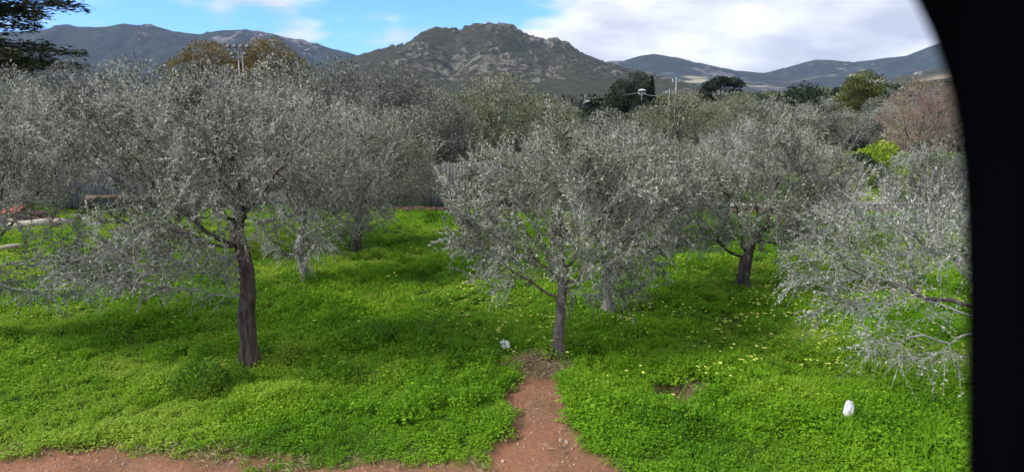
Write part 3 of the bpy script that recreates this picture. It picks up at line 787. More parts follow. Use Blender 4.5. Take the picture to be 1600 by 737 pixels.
bgtree(V_cyp, 'cypress_tree', 1029, 93, .62, 'short dark cypress at the right foot of the tall one', 'cypress', 1.0)
bgtree(V_pine, 'umbrella_pine', 1126, 108, 1.0, 'dark flat-topped umbrella pine on the skyline', 'pine', 0)
bgtree(V_red, 'bare_tree', 1445, 31, (1.1, 1.1, .95), 'reddish bare twiggy tree beside the bright meadow', 'tree', .6)
bgtree(V_small, 'small_tree', 1355, 27.6, 1.0, 'small dark tree with thin trunk against the bright meadow', 'tree', .3)
bgtree(V_yel, 'yellow_shrub', 1385, 30, 1.1, 'yellow-green shrub left of the reddish bare tree', 'shrub', .2, 'yellow-green shrubs round the meadow')
bgtree(V_yel, 'yellow_shrub', 1455, 28, 1.0, 'yellow-green shrub in front of the reddish bare tree', 'shrub', 1.9, 'yellow-green shrubs round the meadow')
bgtree(V_yel, 'yellow_shrub', 925, 40, 1.3, 'yellow-green shrub glimpsed above the path tree', 'shrub', 3.0, 'yellow-green shrubs round the meadow')
bgtree(V_yel, 'yellow_shrub', 308, 27.8, 1.0, 'yellow-green shrub glimpsed beside the white shed', 'shrub', 4.0, 'yellow-green shrubs round the meadow')

# cedar with flat tiers at the top left
def cedar(px, Y):
    rng = np.random.default_rng(61)
    d = at(px, 155, Y)
    e = empty('cedar_tree', (d[0], Y, float(gz(d[0], Y))))
    tag(e, 'dark cedar tree with flat layered boughs at the top left corner', 'cedar')
    wood, PV, PF, PT, nv = MB(), [], [], [], 0
    H = 15.5
    wood.tube([(0, 0, -.3), (.1, 0, 4), (0, 0, 9), (0, 0, H)], [.42, .34, .22, .04], 10, cap=False)
    for z in np.arange(5.6, H - .4, .62):
        for k in range(5):
            a = rng.uniform(0, 6.283) if k else rng.normal(0, .35)
            Lb = (6.6 - 0.42 * abs(z - 7.4) - max(0, z - 10) * .35) * rng.uniform(.6, 1.05)
            z1 = z + rng.uniform(-.2, .3)
            dr = np.array([math.cos(a), math.sin(a), 0]); sd_ = np.array([-dr[1], dr[0], 0])
            tip_z = z1 + .5 - .02 * Lb ** 1.4 + rng.uniform(-.2, .2)
            P = [np.array([0, 0, z1]), dr * Lb * .5 + np.array([0, 0, z1 + .45]), dr * Lb + np.array([0, 0, tip_z])]
            wood.tube(P, [.09, .055, .015], 5, cap=False)
            n = int(620 * Lb / 5)
            t = rng.uniform(.18, 1.04, n)
            c = ((1 - t) ** 2)[:, None] * P[0] + (2 * t * (1 - t))[:, None] * P[1] + (t * t)[:, None] * P[2]
            wdt = .22 * Lb * np.sin(np.pi * np.clip(t * .85 + .1, 0, 1))
            s = rng.uniform(-1, 1, n)
            c = c + sd_ * (s * wdt)[:, None] + dr * (rng.normal(0, .15, n))[:, None]
            c[:, 2] += rng.normal(.03, .13, n) - .12 * np.abs(s)
            ax = dr * rng.uniform(.5, 1.0, n)[:, None] + sd_ * (s * .8 + rng.normal(0, .3, n))[:, None]; ax[:, 2] += rng.normal(0, .18, n)
            nr = rng.normal(0, .35, (n, 3)); nr[:, 2] += 1
            v, f = leaf_quads(c, ax, nr, rng.uniform(.16, .42, n), rng.uniform(.07, .14, n))
            PV.append(v); PF.append(f + nv); nv += len(v); PT.append(rng.uniform(0, 1, n))
    link('trunk', wood.mesh('cedar_trunk', M['bark_dark'], True), e)
    c = link('crown', mesh_np('cedar_crown', np.concatenate(PV), [np.concatenate(PF)], M['cedar_leaf'], False, {'tone': ('FACE', np.concatenate(PT))}), e)
    c['kind'] = 'stuff'
cedar(-60, 34)

# ------------------------------------------------------------------ fence, walls, yard things
def plain(name, a, b_, scale, rough=.85, bstr=.3, stretch=(1, 1, 1)):
    m, t, out = new_mat(name)
    tcn = N(t, 'ShaderNodeTexCoord'); mp = N(t, 'ShaderNodeMapping'); mp.inputs['Scale'].default_value = stretch
    oi = N(t, 'ShaderNodeObjectInfo')
    t.links.new(tcn.outputs['Object'], mp.inputs[0])
    n = noise(t, scale, 5, .6, mp.outputs[0])
    k = mth(t, 'ADD', mth(t, 'MULTIPLY', n, .75), mth(t, 'MULTIPLY', oi.outputs['Random'], .25))
    bsdf(t, out, ramp(t, k, [(.25, a), (.7, b_)]), rough, n, bstr, .01, 0.0 if 'black' in name else .2)
    return m
M['fence'] = plain('weathered_fence_board', (.10, .094, .097), (.21, .20, .205), 6, stretch=(1, 1, .15))
M['redkerb'] = plain('red_brick_kerb', (.10, .055, .045), (.22, .13, .11), 5)
M['concrete'] = plain('pale_concrete', (.30, .28, .25), (.55, .53, .48), 4)
M['plaster'] = plain('white_plaster', (.62, .61, .58), (.80, .80, .77), 3)
M['rooftile'] = plain('terracotta', (.20, .10, .06), (.36, .20, .13), 6)
M['oldwood'] = plain('old_brown_wood', (.045, .028, .022), (.15, .10, .08), 7, stretch=(1, 1, 1))
M['palewood'] = plain('bleached_wood', (.26, .22, .18), (.48, .42, .36), 5)
M['redtarp'] = plain('red_plastic', (.45, .055, .03), (.60, .09, .05), 3, .5)
M['metal'] = plain('galvanised_metal', (.22, .22, .22), (.36, .36, .36), 4, .5)
M['dark'] = plain('dark_weathered_metal', (.03, .03, .033), (.075, .075, .08), 4, .6)
M['white'] = plain('white_plastic_film', (.36, .36, .355), (.54, .54, .535), 14, .5, .3)
M['black'] = plain('black_paint', (.0012, .0012, .0018), (.002, .002, .003), 8, .6, .1)
M['stone'] = plain('pale_pebble', (.24, .17, .13), (.46, .38, .32), 9)

FY = 26.4
fe = empty('board_fence', (0, FY, 0))
tag(fe, 'weathered grey vertical-board fence behind the left half of the grove', 'fence')
mb = MB(); mb.box((0, 0, 0), (.118, .022, 1.86)); board = mb.mesh('board', M['fence'])
mb = MB(); mb.box((0, 0, 0), (.09, .09, 2.05), taper=.92); post = mb.mesh('post', M['fence'])
mb = MB(); mb.box((0, 0, 0), (2.38, .04, .08)); rail = mb.mesh('rail', M['fence'])
frng = random.Random(4)
x0f, x1f = -19.0, 0.8
nb = int((x1f - x0f) / .128)
for i in range(nb):
    x = x0f + i * .128
    o = link('board', board, fe); o.location = (x, frng.uniform(-.004, .004), float(gz(x, FY)) + 1.02 + frng.uniform(-.04, .04)); o.rotation_euler = (0, frng.uniform(-.012, .012), 0)
for i in range(int((x1f - x0f) / 2.4) + 1):
    x = x0f + i * 2.4
    o = link('post', post, fe); o.location = (x + 1.15, .10, float(gz(x, FY)) + .95)
    for z in (.45, 1.5):
        o = link('rail', rail, fe); o.location = (x + 1.15, .034, float(gz(x + 1.2, FY)) + z)
# red-brown kerb below the fence, built of short blocks
ke = empty('brick_kerb', (0, FY - .42, 0)); tag(ke, 'low red-brown kerb at the foot of the grey fence', 'kerb')
mb = MB(); mb.box((0, 0, 0), (.48, .16, .24), taper=.97); kb = mb.mesh('block', M['redkerb'])
for i in range(26):
    x = -8.2 + i * .49
    o = link('block', kb, ke); o.location = (x, frng.uniform(-.01, .01), float(gz(x, FY - .4)) + .07 + frng.uniform(-.012, .012)); o.rotation_euler = (0, frng.uniform(-.02, .02), frng.uniform(-.02, .02))
# low pale wall on the right
lw = empty('low_wall', (0, 25.6, 0)); tag(lw, 'low pale concrete wall closing the right half of the grove', 'wall')
mb = MB(); mb.box((0, 0, 0), (1.19, .18, .42)); wb = mb.mesh('wall_block', M['redkerb'])
mb = MB(); mb.box((0, 0, 0), (1.195, .26, .07)); cap_ = mb.mesh('cap', M['concrete'])
for i in range(10):
    x = 4.6 + i * 1.2
    g = float(gz(x, 25.6))
    o = link('wall_block', wb, lw); o.location = (x, 0, g + .08)
    o = link('cap', cap_, lw); o.location = (x, frng.uniform(-.008, .008), g + .327)
# white shed
sx = (at(290, 200, 34)[0])
sh = empty('white_shed', (sx, 34, 0)); tag(sh, 'small white plastered shed glimpsed through the thick-trunked tree', 'shed')
mb = MB(); mb.box((0, 0, 1.15), (3.2, 2.6, 2.3)); mb.build('wall', M['plaster'], sh)
mb = MB()
mb.add([(-1.8, -1.5, 2.31), (1.8, -1.5, 2.31), (1.8, 1.5, 2.31), (-1.8, 1.5, 2.31), (-1.8, 0, 2.95), (1.8, 0, 2.95)], [(0, 1, 5, 4), (2, 3, 4, 5), (3, 2, 1, 0)], [(0, 4, 3), (1, 2, 5)])
mb.build('roof', M['rooftile'], sh)
mb = MB(); mb.box((-.7, -1.32, .95), (.8, .05, 1.9)); mb.build('door', M['oldwood'], sh)
mb = MB(); mb.box((.75, -1.315, 1.45), (.7, .04, .6)); wn = mb.build('window', M['dark'], sh)
mb = MB(); mb.box((.75, -1.345, 1.12), (.86, .08, .06)); mb.build('sill', M['concrete'], wn)
# yard clutter at the left edge
def log(a, b, r, mat, label, cat='log', name='log', group=None):
    a, b = np.array(a, float), np.array(b, float)
    n = 7; t = np.linspace(0, 1, n)[:, None]
    p = a + (b - a) * t; p[:, 2] += np.sin(np.linspace(0, 3.1, n)) * r * .4
    rr = r * (1 - .25 * t[:, 0]); ro = 0.85 + .3 * np.random.default_rng(int(abs(a[0]) * 997)).random((n, 9))
    m_ = MB(); m_.tube(p, rr, 9, rough=ro)
    return tag(m_.build(name, M[mat], smooth=False), label, cat, group)
WP = 'timber piled at the left edge'
gl = G(0, 330)
yb = 21.6
def gp(px, Y, z): q = at(px, 155, Y); return (q[0], Y, float(gz(q[0], Y)) + z)
log(gp(-20, 21.4, .16), gp(88, 22.3, .16), .17, 'palewood', 'long pale log lying in front of the dark timber at the left edge', group=WP)
log(gp(-25, 22.3, .15), gp(52, 22.6, .15), .15, 'oldwood', 'lower dark log of the timber behind the long pale log', group=WP)
log(gp(-30, 22.35, .44), gp(46, 22.6, .42), .14, 'oldwood', 'upper dark log of the timber under the red plastic sheet', group=WP)
log(gp(-30, 22.9, .15), gp(62, 23.1, .15), .16, 'oldwood', 'rear dark log of the timber at the left edge', group=WP)
log(gp(-20, 20.9, .62), gp(30, 21.2, .02), .05, 'palewood', 'thin pale pole leaning on the timber at the left edge', 'pole', 'leaning_pole')
g0 = G(-20, 399); g1 = G(34, 391)
log((g0[0], g0[1], .12), (g1[0], g1[1], .16), .075, 'palewood', 'fallen grey branch lying in the clover at the left edge', 'branch', 'fallen_branch')
def sheet(name, label, cat, loc, sx_, sy_, amp, mat, seed, rz=0, tilt=(0, 0), thick=.006, shape=None):
    n = 15
    u, v = np.meshgrid(np.linspace(-1, 1, n), np.linspace(-1, 1, n))
    uu, vv = u.ravel(), v.ravel()
    wx = np.ones_like(uu) if shape is None else shape(vv)
    x = uu * sx_ / 2 * wx * (1 + .12 * (fbm(vv * 2 + 5, uu * 0 + 1, seed=seed) - .5)); y = vv * sy_ / 2
    if shape is not None: x = x + .18 * sx_ * np.sin(vv * 1.6)
    z = amp * (fbm(uu * 1.7 + 9, vv * 1.7 + 9, seed=seed, octv=3) - .4) - amp * .5 * (uu ** 2 + vv ** 2) * .5
    V = np.concatenate([np.stack([x, y, z], -1), np.stack([x, y, z - thick], -1)])
    i = (np.arange(n - 1)[:, None] * n + np.arange(n - 1)[None]).ravel()
    q = np.stack([i, i + 1, i + n + 1, i + n], -1)
    rim = [k for k in range(n)] + [k * n + n - 1 for k in range(1, n)] + [(n - 1) * n + k for k in range(n - 2, -1, -1)] + [k * n for k in range(n - 2, 0, -1)]
    rq = [(rim[(k + 1) % len(rim)], rim[k], rim[k] + n * n, rim[(k + 1) % len(rim)] + n * n) for k in range(len(rim))]
    o = link(name, mesh_np(name, V, [np.concatenate([q, q[:, ::-1] + n * n, np.array(rq)])], M[mat], True))
    o.location = loc; o.rotation_euler = (tilt[0], tilt[1], rz)
    return tag(o, label, cat)
sheet('plastic_sheet', 'red plastic sheet thrown over the timber at the left edge', 'sheet', gp(-9, 22.4, .66), .75, .6, .35, 'redtarp', 3, .2)
# old trestle bench
bp = gp(143, 24.2, 0)
be = empty('trestle_bench', bp, .12); tag(be, 'old brown wooden trestle bench before the left end of the fence', 'bench')
for k in range(3):
    mb = MB(); mb.box((0, -.17 + .17 * k, .80 + .012 * k), (1.45, .15, .05)); mb.build('plank', M['oldwood'], be)
for sx_ in (-.55, .55):
    for sy_ in (-.2, .2):
        mb = MB(); mb.box((sx_, sy_, .385), (.07, .06, .79), rx=.12 * (-1 if sy_ > 0 else 1)); mb.build('leg', M['palewood' if sx_ < 0 and sy_ < 0 else 'oldwood'], be)
    mb = MB(); mb.box((sx_, 0, .42), (.05, .40, .08)); mb.build('stretcher', M['oldwood'], be)
mb = MB(); mb.box((0, 0, .22), (1.1, .06, .07)); mb.build('crossbar', M['palewood'], be)
# dark bin before the meadow
bq = gp(1322, 27.4, 0)
bn = empty('storage_bin', bq, -.15); tag(bn, 'dark grey weathered bin beside the small dark tree', 'bin')
mb = MB(); mb.box((0, 0, .55), (.95, .8, 1.1), taper=1.06); mb.build('body', M['dark'], bn)
mb = MB(); mb.box((0, 0, 1.15), (1.08, .92, .09), rx=.05); mb.build('lid', M['metal'], bn)
for sx_ in (-.3, 0, .3):
    mb = MB(); mb.box((sx_, -.425, .55), (.05, .04, 1.0)); mb.build('rib', M['dark'], bn)

# ------------------------------------------------------------------ poles and wires
def pole(px, Y, top_py, label, head=None):
    q = at(px, top_py, Y); g = float(gz(q[0], Y))
    e = empty('utility_pole', (q[0], Y, g)); tag(e, label, 'pole', 'utility poles beyond the grove')
    h = q[2] - g
    mb = MB(); mb.tube([(0, 0, -.3), (0, 0, h * .5), (0, 0, h)], [.06, .052, .042], 8); mb.build('post', M['metal'], e, True)
    mb = MB(); mb.box((0, 0, h - .45), (.9, .06, .07)); arm = mb.build('crossarm', M['metal'], e)
    for k in (-.38, .38):
        mb = MB(); mb.tube([(k, 0, h - .4), (k, 0, h - .33), (k, 0, h - .26), (k, 0, h - .2)], [.03, .055, .04, .02], 6); mb.build('insulator', M['plaster'], arm)
    if head:
        mb = MB(); mb.tube([(-.5, -.1, h - .02), (-.3, -.1, h + .08), (0, -.1, h + .1), (.3, -.1, h + .08), (.5, -.1, h - .02)], [.03, .09, .10, .09, .03], 8); mb.build('lamp_head', M['plaster'], e, True)
    return np.array([q[0], Y, g + h - .2])
w0 = pole(855, 118, 150, 'grey utility pole half hidden by the green-lit olive')
w1 = pole(1003, 86, 142, 'utility pole with a white lamp head beside the conifer', True)
w2 = pole(1046, 74, 139, 'shorter pale utility pole right of the cypresses')
w3 = pole(1057, 70, 121, 'taller pale utility pole right of the cypresses')
for a, b, lb in ((w0, w1, 'overhead wire from the hidden pole to the white lamp head'), (w1, w2, 'overhead wire from the white lamp head to the shorter pale pole')):
    t = np.linspace(0, 1, 15)[:, None]
    p = a + (b - a) * t; p[:, 2] -= .5 * np.sin(np.pi * t[:, 0])
    mb = MB(); mb.tube(p, .016, 4)
    tag(mb.build('overhead_wire', M['metal']), lb, 'wire', 'overhead wires')
# floodlight mast on the left
q = at(374, 74, 52); g = float(gz(q[0], 52)); h = q[2] - g
fm = empty('floodlight_mast', (q[0], 52, g)); tag(fm, 'twin-poled floodlight mast between the autumn trees', 'mast')
for dx in (-.22, .22):
    mb = MB(); mb.tube([(dx * 1.6, 0, -.3), (dx, 0, h * .5), (dx * .6, 0, h)], [.08, .065, .05], 8); mb.build('post', M['metal'], fm, True)
mb = MB(); mb.box((0, 0, h - .15), (1.7, .10, .10)); mb.build('crossbar', M['metal'], fm)
mb = MB(); mb.box((0, 0, h - .75), (1.2, .08, .08)); mb.build('crossbar', M['metal'], fm)
for kx, kz in ((-.75, .08), (-.25, .08), (.25, .08), (.75, .08), (-.5, -.5), (.5, -.5)):
    mb = MB(); mb.box((kx, -.18, h + kz), (.30, .2, .24), rx=.35, taper=.8); lh = mb.build('lamp', M['dark'], fm)
    mb = MB(); mb.box((kx, -.30, h + kz - .03), (.24, .03, .18), rx=.35); mb.build('lens', M['metal'], lh)

# ------------------------------------------------------------------ litter and the stand-in for the black edge
q = G(790, 548); sheet('plastic_bag', 'small crumpled white plastic bag in the clover left of the path', 'bag', (q[0], q[1], float(gz(q[0], q[1])) + .2), .17, .20, .13, 'white', 7, .5, (.5, .1))
q = G(1324, 662); sheet('paper_scrap', 'white bean-shaped plastic scrap lying on the grass at the right', 'scrap', (q[0], q[1], float(gz(q[0], q[1])) + .22), .13, .27, .07, 'white', 8, -.2, (.7, .1), shape=lambda v: np.sqrt(np.clip(1.08 - np.abs(v) ** 2.6, 0.02, 1)))
def black_edge_standin():  # made-up leaning bar standing in for an unidentified black edge near the lens
    Yp = .40
    edge = [(1303, -150), (1358, -90), (1400, -30), (1423, 10), (1443, 50), (1460, 95), (1475, 145), (1486, 200), (1493, 260), (1498, 330), (1501, 420), (1502, 560), (1502, 737)]
    inner = np.array([at(px, py, Yp + .05) for px, py in edge])[:, [0, 2]]
    sl_ = (inner[-1] - inner[-2]); sl_ /= abs(sl_[1])
    inner = np.vstack([inner, inner[-1] + sl_ * (inner[-1][1] + .02)])       # leans on down to the ground
    tan = np.gradient(inner, axis=0); tan /= np.linalg.norm(tan, axis=1)[:, None]
    nrm = np.stack([-tan[:, 1], tan[:, 0]], -1)
    wdt = .075
    V, F = [], []
    b = .006
    for (x, z), (nx_, nz_) in zip(inner, nrm):
        for off, yy in ((b, 0), (wdt - b, 0), (wdt, b), (wdt, .05 - b), (wdt - b, .05), (b, .05), (0, .05 - b), (0, b)):
            V.append((x + nx_ * off, Yp + yy - .0, z + nz_ * off))
    n = len(inner)
    for i in range(n - 1):
        for k in range(8):
            k2 = (k + 1) % 8
            F.append((i * 8 + k, i * 8 + k2, i * 8 + 8 + k2, i * 8 + 8 + k))
    caps = [list(range(8))[::-1], [(n - 1) * 8 + k for k in range(8)]]
    o = link('black_edge_standin', mesh_np('black_edge_standin', V, [np.array(F), np.array(caps)], M['black'], False))
    tag(o, 'unidentified black out-of-focus edge close by on the right, made up as a curved stand-in', 'post')
black_edge_standin()
# ------------------------------------------------------------------ ground cover
HAZE = 5e-5
def clump(name, seed, n, rad, hmax, size, mat, grass=0.0):
    rng = np.random.default_rng(seed)
    r = rad * np.sqrt(rng.random(n)); a = rng.uniform(0, 2 * math.pi, n)
    hz = hmax * (1 - (r / rad) ** 2 * 0.6) * rng.uniform(0.25, 1.0, n) ** 0.6
    c = np.stack([r * np.cos(a), r * np.sin(a), hz], -1)
    ax = np.stack([np.cos(a), np.sin(a), np.zeros(n)], -1) + rng.normal(0, 0.8, (n, 3)) * np.array([1, 1, 0.35])
    nr = rng.normal(0, 0.33, (n, 3)); nr[:, 2] += 1
    s = size * rng.uniform(0.6, 1.25, n)
    v, f = leaf_quads(c, ax, nr, s, s * 0.9)
    tone = np.clip(rng.normal(0.55, 0.25, n), 0, 1)
    V, F, TN = [v], [f], [tone]
    if grass:
        k = int(n * grass)
        r = rad * np.sqrt(rng.random(k)); a = rng.uniform(0, 2 * math.pi, k)
        b = np.stack([r * np.cos(a), r * np.sin(a), np.zeros(k)], -1)
        ax = rng.normal(0, 0.45, (k, 3)); ax[:, 2] = 1
        v2, f2 = leaf_quads(b, ax, rng.normal(0, 1, (k, 3)), hmax * rng.uniform(0.8, 1.7, k), np.full(k, 0.009))
        V.append(v2); F.append(f2 + len(v)); TN.append(rng.uniform(0.4, 1.0, k))
    me = mesh_np(name, np.concatenate(V), [np.concatenate(F)], M[mat], False, {'tone': ('FACE', np.concatenate(TN))})
    return bpy.data.objects.new(name, me)
def scatter(name, label, pts, rot, scl, patch, variants):
    """one ground-cover object: geometry nodes set a clump on every point"""
    cl = bpy.data.collections.new(name + '_clumps')
    for o in variants: cl.objects.link(o)
    me = bpy.data.meshes.new(name)
    me.vertices.add(len(pts)); me.vertices.foreach_set('co', np.asarray(pts, np.float32).ravel())
    rng = np.random.default_rng(len(pts))
    for k, arr in (('rz', rot), ('scl', scl), ('patch', patch)):
        a = me.attributes.new(k, 'FLOAT', 'POINT'); a.data.foreach_set('value', np.asarray(arr, np.float32))
    a = me.attributes.new('pick', 'INT', 'POINT'); a.data.foreach_set('value', rng.integers(0, len(variants), len(pts)).astype(np.int32))
    o = link(name, me)
    ng = bpy.data.node_groups.new(name, 'GeometryNodeTree')
    ng.interface.new_socket('Geometry', in_out='INPUT', socket_type='NodeSocketGeometry')
    ng.interface.new_socket('Geometry', in_out='OUTPUT', socket_type='NodeSocketGeometry')
    gi, go_ = N(ng, 'NodeGroupInput'), N(ng, 'NodeGroupOutput')
    ci = N(ng, 'GeometryNodeCollectionInfo'); ci.inputs['Collection'].default_value = cl
    ci.inputs['Separate Children'].default_value = True; ci.inputs['Reset Children'].default_value = True
    ip = N(ng, 'GeometryNodeInstanceOnPoints'); ip.inputs['Pick Instance'].default_value = True
    def na(nm, ty):
        q = N(ng, 'GeometryNodeInputNamedAttribute', data_type=ty); q.inputs[0].default_value = nm
        return q.outputs[0]
    cx_ = N(ng, 'ShaderNodeCombineXYZ')
    ng.links.new(na('rz', 'FLOAT'), cx_.inputs[2])
    er = N(ng, 'FunctionNodeEulerToRotation'); ng.links.new(cx_.outputs[0], er.inputs[0])
    ng.links.new(gi.outputs[0], ip.inputs['Points'])
    ng.links.new(ci.outputs[0], ip.inputs['Instance'])
    ng.links.new(na('pick', 'INT'), ip.inputs['Instance Index'])
    ng.links.new(er.outputs[0], ip.inputs['Rotation'])
    ng.links.new(na('scl', 'FLOAT'), ip.inputs['Scale'])
    ng.links.new(ip.outputs[0], go_.inputs[0])
    md = o.modifiers.new('cover', 'NODES'); md.node_group = ng
    return tag(o, label, kind='stuff')

rng = np.random.default_rng(77)
def frustum_pts(density, y0, y1, margin=1.5):
    """uniform points over the part of the grove in view and a margin beside it"""
    xm = 0.86 * y1 + margin
    n = int(density * 2 * xm * (y1 - y0))
    x = rng.uniform(-xm, xm, n); y = rng.uniform(y0, y1, n)
    k = np.abs(x) < 0.86 * y + margin
    return x[k], y[k]
bx, by = [], []
for d, y0, y1 in ((150, 6.0, 9.5), (110, 9.5, 13), (70, 13, 18), (45, 18, 26.2)):
    x, y = frustum_pts(d, y0, y1); bx.append(x); by.append(y)
x = np.concatenate(bx); y = np.concatenate(by)
pm = path_mask(x, y); hm = hole_mask(x, y); dm = dry_mask(x, y)
k = rng.random(len(x)) > np.clip(pm * 1.04 + hm * 1.4 + dm * 0.85, 0, 1)
x, y, pm = x[k], y[k], pm[k]
lush = fbm(x * 0.55, y * 0.8, seed=51, octv=4)
h = np.clip(0.5 + 1.7 * (lush - 0.3), 0.5, 1.5) * rng.uniform(.75, 1.25, len(x))
h = h * (1 - 0.35 * sstep(TRACK_Y + 0.9, TRACK_Y, y) * sstep(2.6, 1.6, x))
pat = np.clip(0.60 + 1.5 * (fbm(x * 0.38, y * 0.5, seed=52, octv=4) - 0.5) + 0.9 * (fbm(x * 2.2, y * 2.2, seed=53, octv=2) - 0.5) * 0.6 + rng.normal(0, 0.07, len(x)), 0, 1)
pat = np.clip(pat + 0.20 * sstep(-2.5, -6, x) + 0.16 * sstep(9.3, 7.5, y) * sstep(2, 4, x) - 0.10 * np.exp(-((x - 1.5) / 3.5) ** 2 - ((y - 12.5) / 3.5) ** 2), 0, 1)
scatter('clover_carpet', 'bright green clover and grass carpet under the olive trees',
        np.stack([x, y, gz(x, y) - 0.01], -1), rng.uniform(0, 6.28, len(x)), h, pat,
        [clump('clover_tuft', 1, 44, .15, .16, .044, 'clover', .05), clump('clover_tuft', 2, 38, .15, .14, .052, 'clover', 0.0), clump('clover_tuft', 3, 50, .12, .19, .036, 'clover', .3)])

# tall darker tufts, flowers, straw, pebbles
def scat_region(n, fx):
    return fx(n)
x, y = frustum_pts(4, 6.8, 20)
lush2 = fbm(x * 0.6, y * 0.8, seed=61, octv=3)
k = (lush2 > .54) & (path_mask(x, y) < .05) & (y > TRACK_Y + .7) & (dry_mask(x, y) < .1)
x, y = x[k], y[k]
scatter('tall_herbs', 'darker taller herb tufts standing in the clover', np.stack([x, y, gz(x, y)], -1), rng.uniform(0, 6.28, len(x)), rng.uniform(.6, 1.35, len(x)), rng.uniform(.1, .5, len(x)),
        [clump('herb_tuft', 11, 60, .17, .27, .05, 'clover', .7), clump('herb_tuft', 12, 50, .15, .24, .06, 'clover', .3)])
for px, py, s, lb in ((312, 606, 1.25, 'dark green leafy weed clump just left of the thick dark trunk'), (372, 596, .7, 'small dark green weed at the foot of the thick dark trunk')):
    q = G(px, py)
    o = clump('leafy_weed', px, 330, .34, .42, .055, 'clover', .25); col.objects.link(o)
    o.location = (q[0], q[1], float(gz(q[0], q[1]))); o.scale = (s, s, s)
    tag(o, lb, 'weed', 'leafy weeds in the clover')
def flower_bunch(name, seed, n):
    r_ = np.random.default_rng(seed)
    c = np.stack([r_.normal(0, .08, n), r_.normal(0, .08, n), r_.uniform(.22, .36, n)], -1)
    V, F, nv = [], [], 0
    for p in c:
        for k in range(5):
            a = k * 1.2566 + r_.uniform(0, 1)
            ax = np.array([[math.cos(a), math.sin(a), .35]])
            v, f = leaf_quads(p[None], ax, np.array([[0, 0, 1.0]]), np.array([.026]), np.array([.024]))
            V.append(v); F.append(f + nv); nv += 4
    me = mesh_np(name, np.concatenate(V), [np.concatenate(F)], M['flower'], False, {'tone': ('FACE', r_.random(len(c) * 5))})
    return bpy.data.objects.new(name, me)
x, y = frustum_pts(9, 8.3, 25)
cl = fbm(x * .5, y * .5, seed=71, octv=3) + .14 * sstep(.5, 2.5, x) * sstep(17, 12, y) * sstep(8.7, 10, y) - .16 * sstep(1, -3, x)
k = (cl > .57 - .0 * x) & (rng.random(len(x)) < .75) & (path_mask(x, y) < .1)
k |= (rng.random(len(x)) < .018) & (path_mask(x, y) < .1)
x, y = x[k], y[k]
scatter('yellow_flowers', 'pale yellow wood sorrel flowers dotted over the clover', np.stack([x, y, gz(x, y)], -1), rng.uniform(0, 6.28, len(x)), rng.uniform(.8, 1.4, len(x)), np.zeros(len(x)),
        [flower_bunch('flower_bunch', 21, 4), flower_bunch('flower_bunch', 22, 2), flower_bunch('flower_bunch', 23, 1)])
def straw_tuft(name, seed, n):
    r_ = np.random.default_rng(seed)
    b = np.stack([r_.normal(0, .09, n), r_.normal(0, .09, n), r_.uniform(.0, .03, n)], -1)
    ax = r_.normal(0, 1, (n, 3)); ax[:, 2] = np.abs(ax[:, 2]) * .35 + .05
    v, f = leaf_quads(b, ax, r_.normal(0, 1, (n, 3)) + np.array([0, 0, 1]), r_.uniform(.06, .17, n), np.full(n, .009))
    return bpy.data.objects.new(name, mesh_np(name, v, [f], M['straw'], False, {'tone': ('FACE', r_.random(n))}))
x, y = frustum_pts(60, 6.4, 13)
bm_ = path_mask(x, y)
k = (rng.random(len(x)) < .9 * dry_mask(x, y)) | ((bm_ > .15) & (bm_ < .9) & (rng.random(len(x)) < .35)) | ((bm_ > .9) & (rng.random(len(x)) < .08))
x, y = x[k], y[k]
scatter('dry_straw', 'dry straw and dead stems along the edges of the bare earth', np.stack([x, y, gz(x, y) + .01], -1), rng.uniform(0, 6.28, len(x)), rng.uniform(.6, 1.3, len(x)), np.zeros(len(x)),
        [straw_tuft('straw_tuft', 31, 22), straw_tuft('straw_tuft', 32, 14)])
def pebble(name, seed):
    r_ = np.random.default_rng(seed)
    m_ = MB(); z = np.linspace(-1, 1, 6)
    m_.tube(np.stack([z * .011, z * .003, z * 0], -1), .016 * np.sqrt(np.clip(1.05 - z * z, .05, 1)), 6, rough=r_.uniform(.7, 1.2, (6, 6)))
    return bpy.data.objects.new(name, m_.mesh(name, M['stone']))
x, y = frustum_pts(70, 6.4, 12)
k = (path_mask(x, y) > .5) & (rng.random(len(x)) < .8)
x, y = x[k], y[k]
scatter('gravel', 'small pale pebbles strewn over the red earth', np.stack([x, y, gz(x, y) + .004], -1), rng.uniform(0, 6.28, len(x)), rng.lognormal(-.6, .45, len(x)), np.zeros(len(x)), [pebble('pebble', 41), pebble('pebble', 42)])

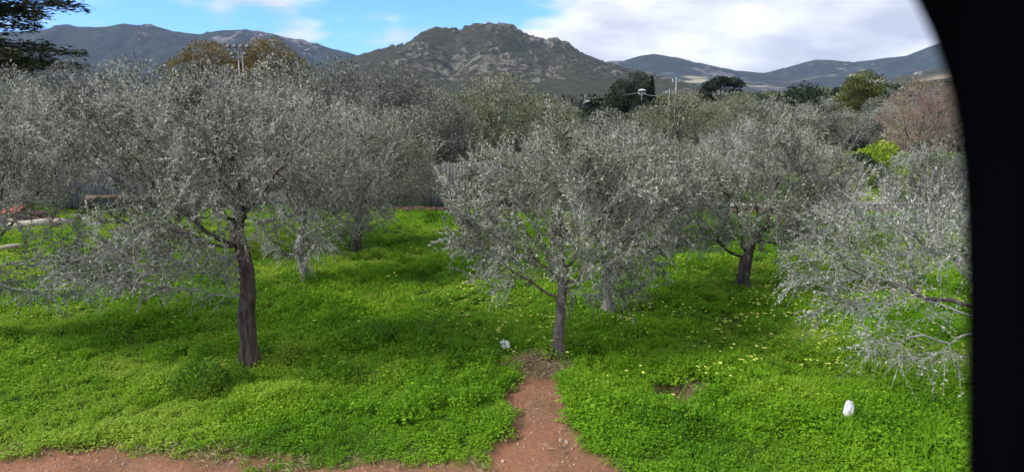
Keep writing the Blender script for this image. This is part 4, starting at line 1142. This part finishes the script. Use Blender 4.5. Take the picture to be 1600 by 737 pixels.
# scrub and far trees over the plain, and low growth beyond the fence
def scrub(name, seed, mat, n=700, leaf=.5):
    m_ = bushy(name, seed, [(-.9, 0, 1.6, 1.4, 1.3, 1.3), (1.0, .2, 1.5, 1.4, 1.3, 1.2), (0, 0, 2.2, 1.3, 1.3, 1.1)], n, leaf, mat, trunk_r=.1, fork=.6)
    return bpy.data.objects.new(name, m_['crown'])
n = 9000
yy = 70 * (900 / 70) ** rng.random(n) ** .8; xx = rng.uniform(-1.05, 1.05, n) * yy
k = (fbm(xx * .02, yy * .012, seed=81, octv=4) > .43) & (yy > 100 - 55 * (xx < -.1 * yy))
xx, yy = xx[k], yy[k]
scatter('far_scrub', 'scrub and far trees covering the plain below the hills', np.stack([xx, yy, gz(xx, yy) - .3], -1), rng.uniform(0, 6.28, len(xx)), rng.uniform(.6, 1.5, len(xx)), np.zeros(len(xx)),
        [scrub('scrub_tree', 91, 'dark_leaf'), scrub('scrub_tree', 92, 'olive_leaf_dusk'), scrub('scrub_tree', 93, 'mid_leaf'), scrub('scrub_tree', 94, 'olive_leaf_green')])
n = 2600
yy = rng.uniform(27, 75, n); xx = rng.uniform(-.95, .95, n) * yy
k = (fbm(xx * .12, yy * .12, seed=82, octv=3) > .46) & ~((xx > 10) & (yy < 42))
xx, yy = xx[k], yy[k]
scatter('rough_undergrowth', 'rough grey-green undergrowth beyond the fence', np.stack([xx, yy, gz(xx, yy) - .1], -1), rng.uniform(0, 6.28, len(xx)), rng.uniform(.25, .55, len(xx)), np.zeros(len(xx)),
        [scrub('undergrowth_bush', 95, 'olive_leaf_dusk', 900, .3), scrub('undergrowth_bush', 96, 'olive_leaf_green', 900, .3)])

# ------------------------------------------------------------------ haze
m, t, out = new_mat('haze')
pv = N(t, 'ShaderNodeVolumePrincipled')
pv.inputs['Color'].default_value = (.50, .66, 1.0, 1); pv.inputs['Density'].default_value = HAZE
pv.inputs['Anisotropy'].default_value = 0.0
t.links.new(pv.outputs[0], out.inputs['Volume'])
mb = MB(); mb.box((0, 3000, 349), (16400, 8400, 702))
hz = mb.build('haze', m); tag(hz, 'thin blue haze over the plain and hills', kind='stuff')
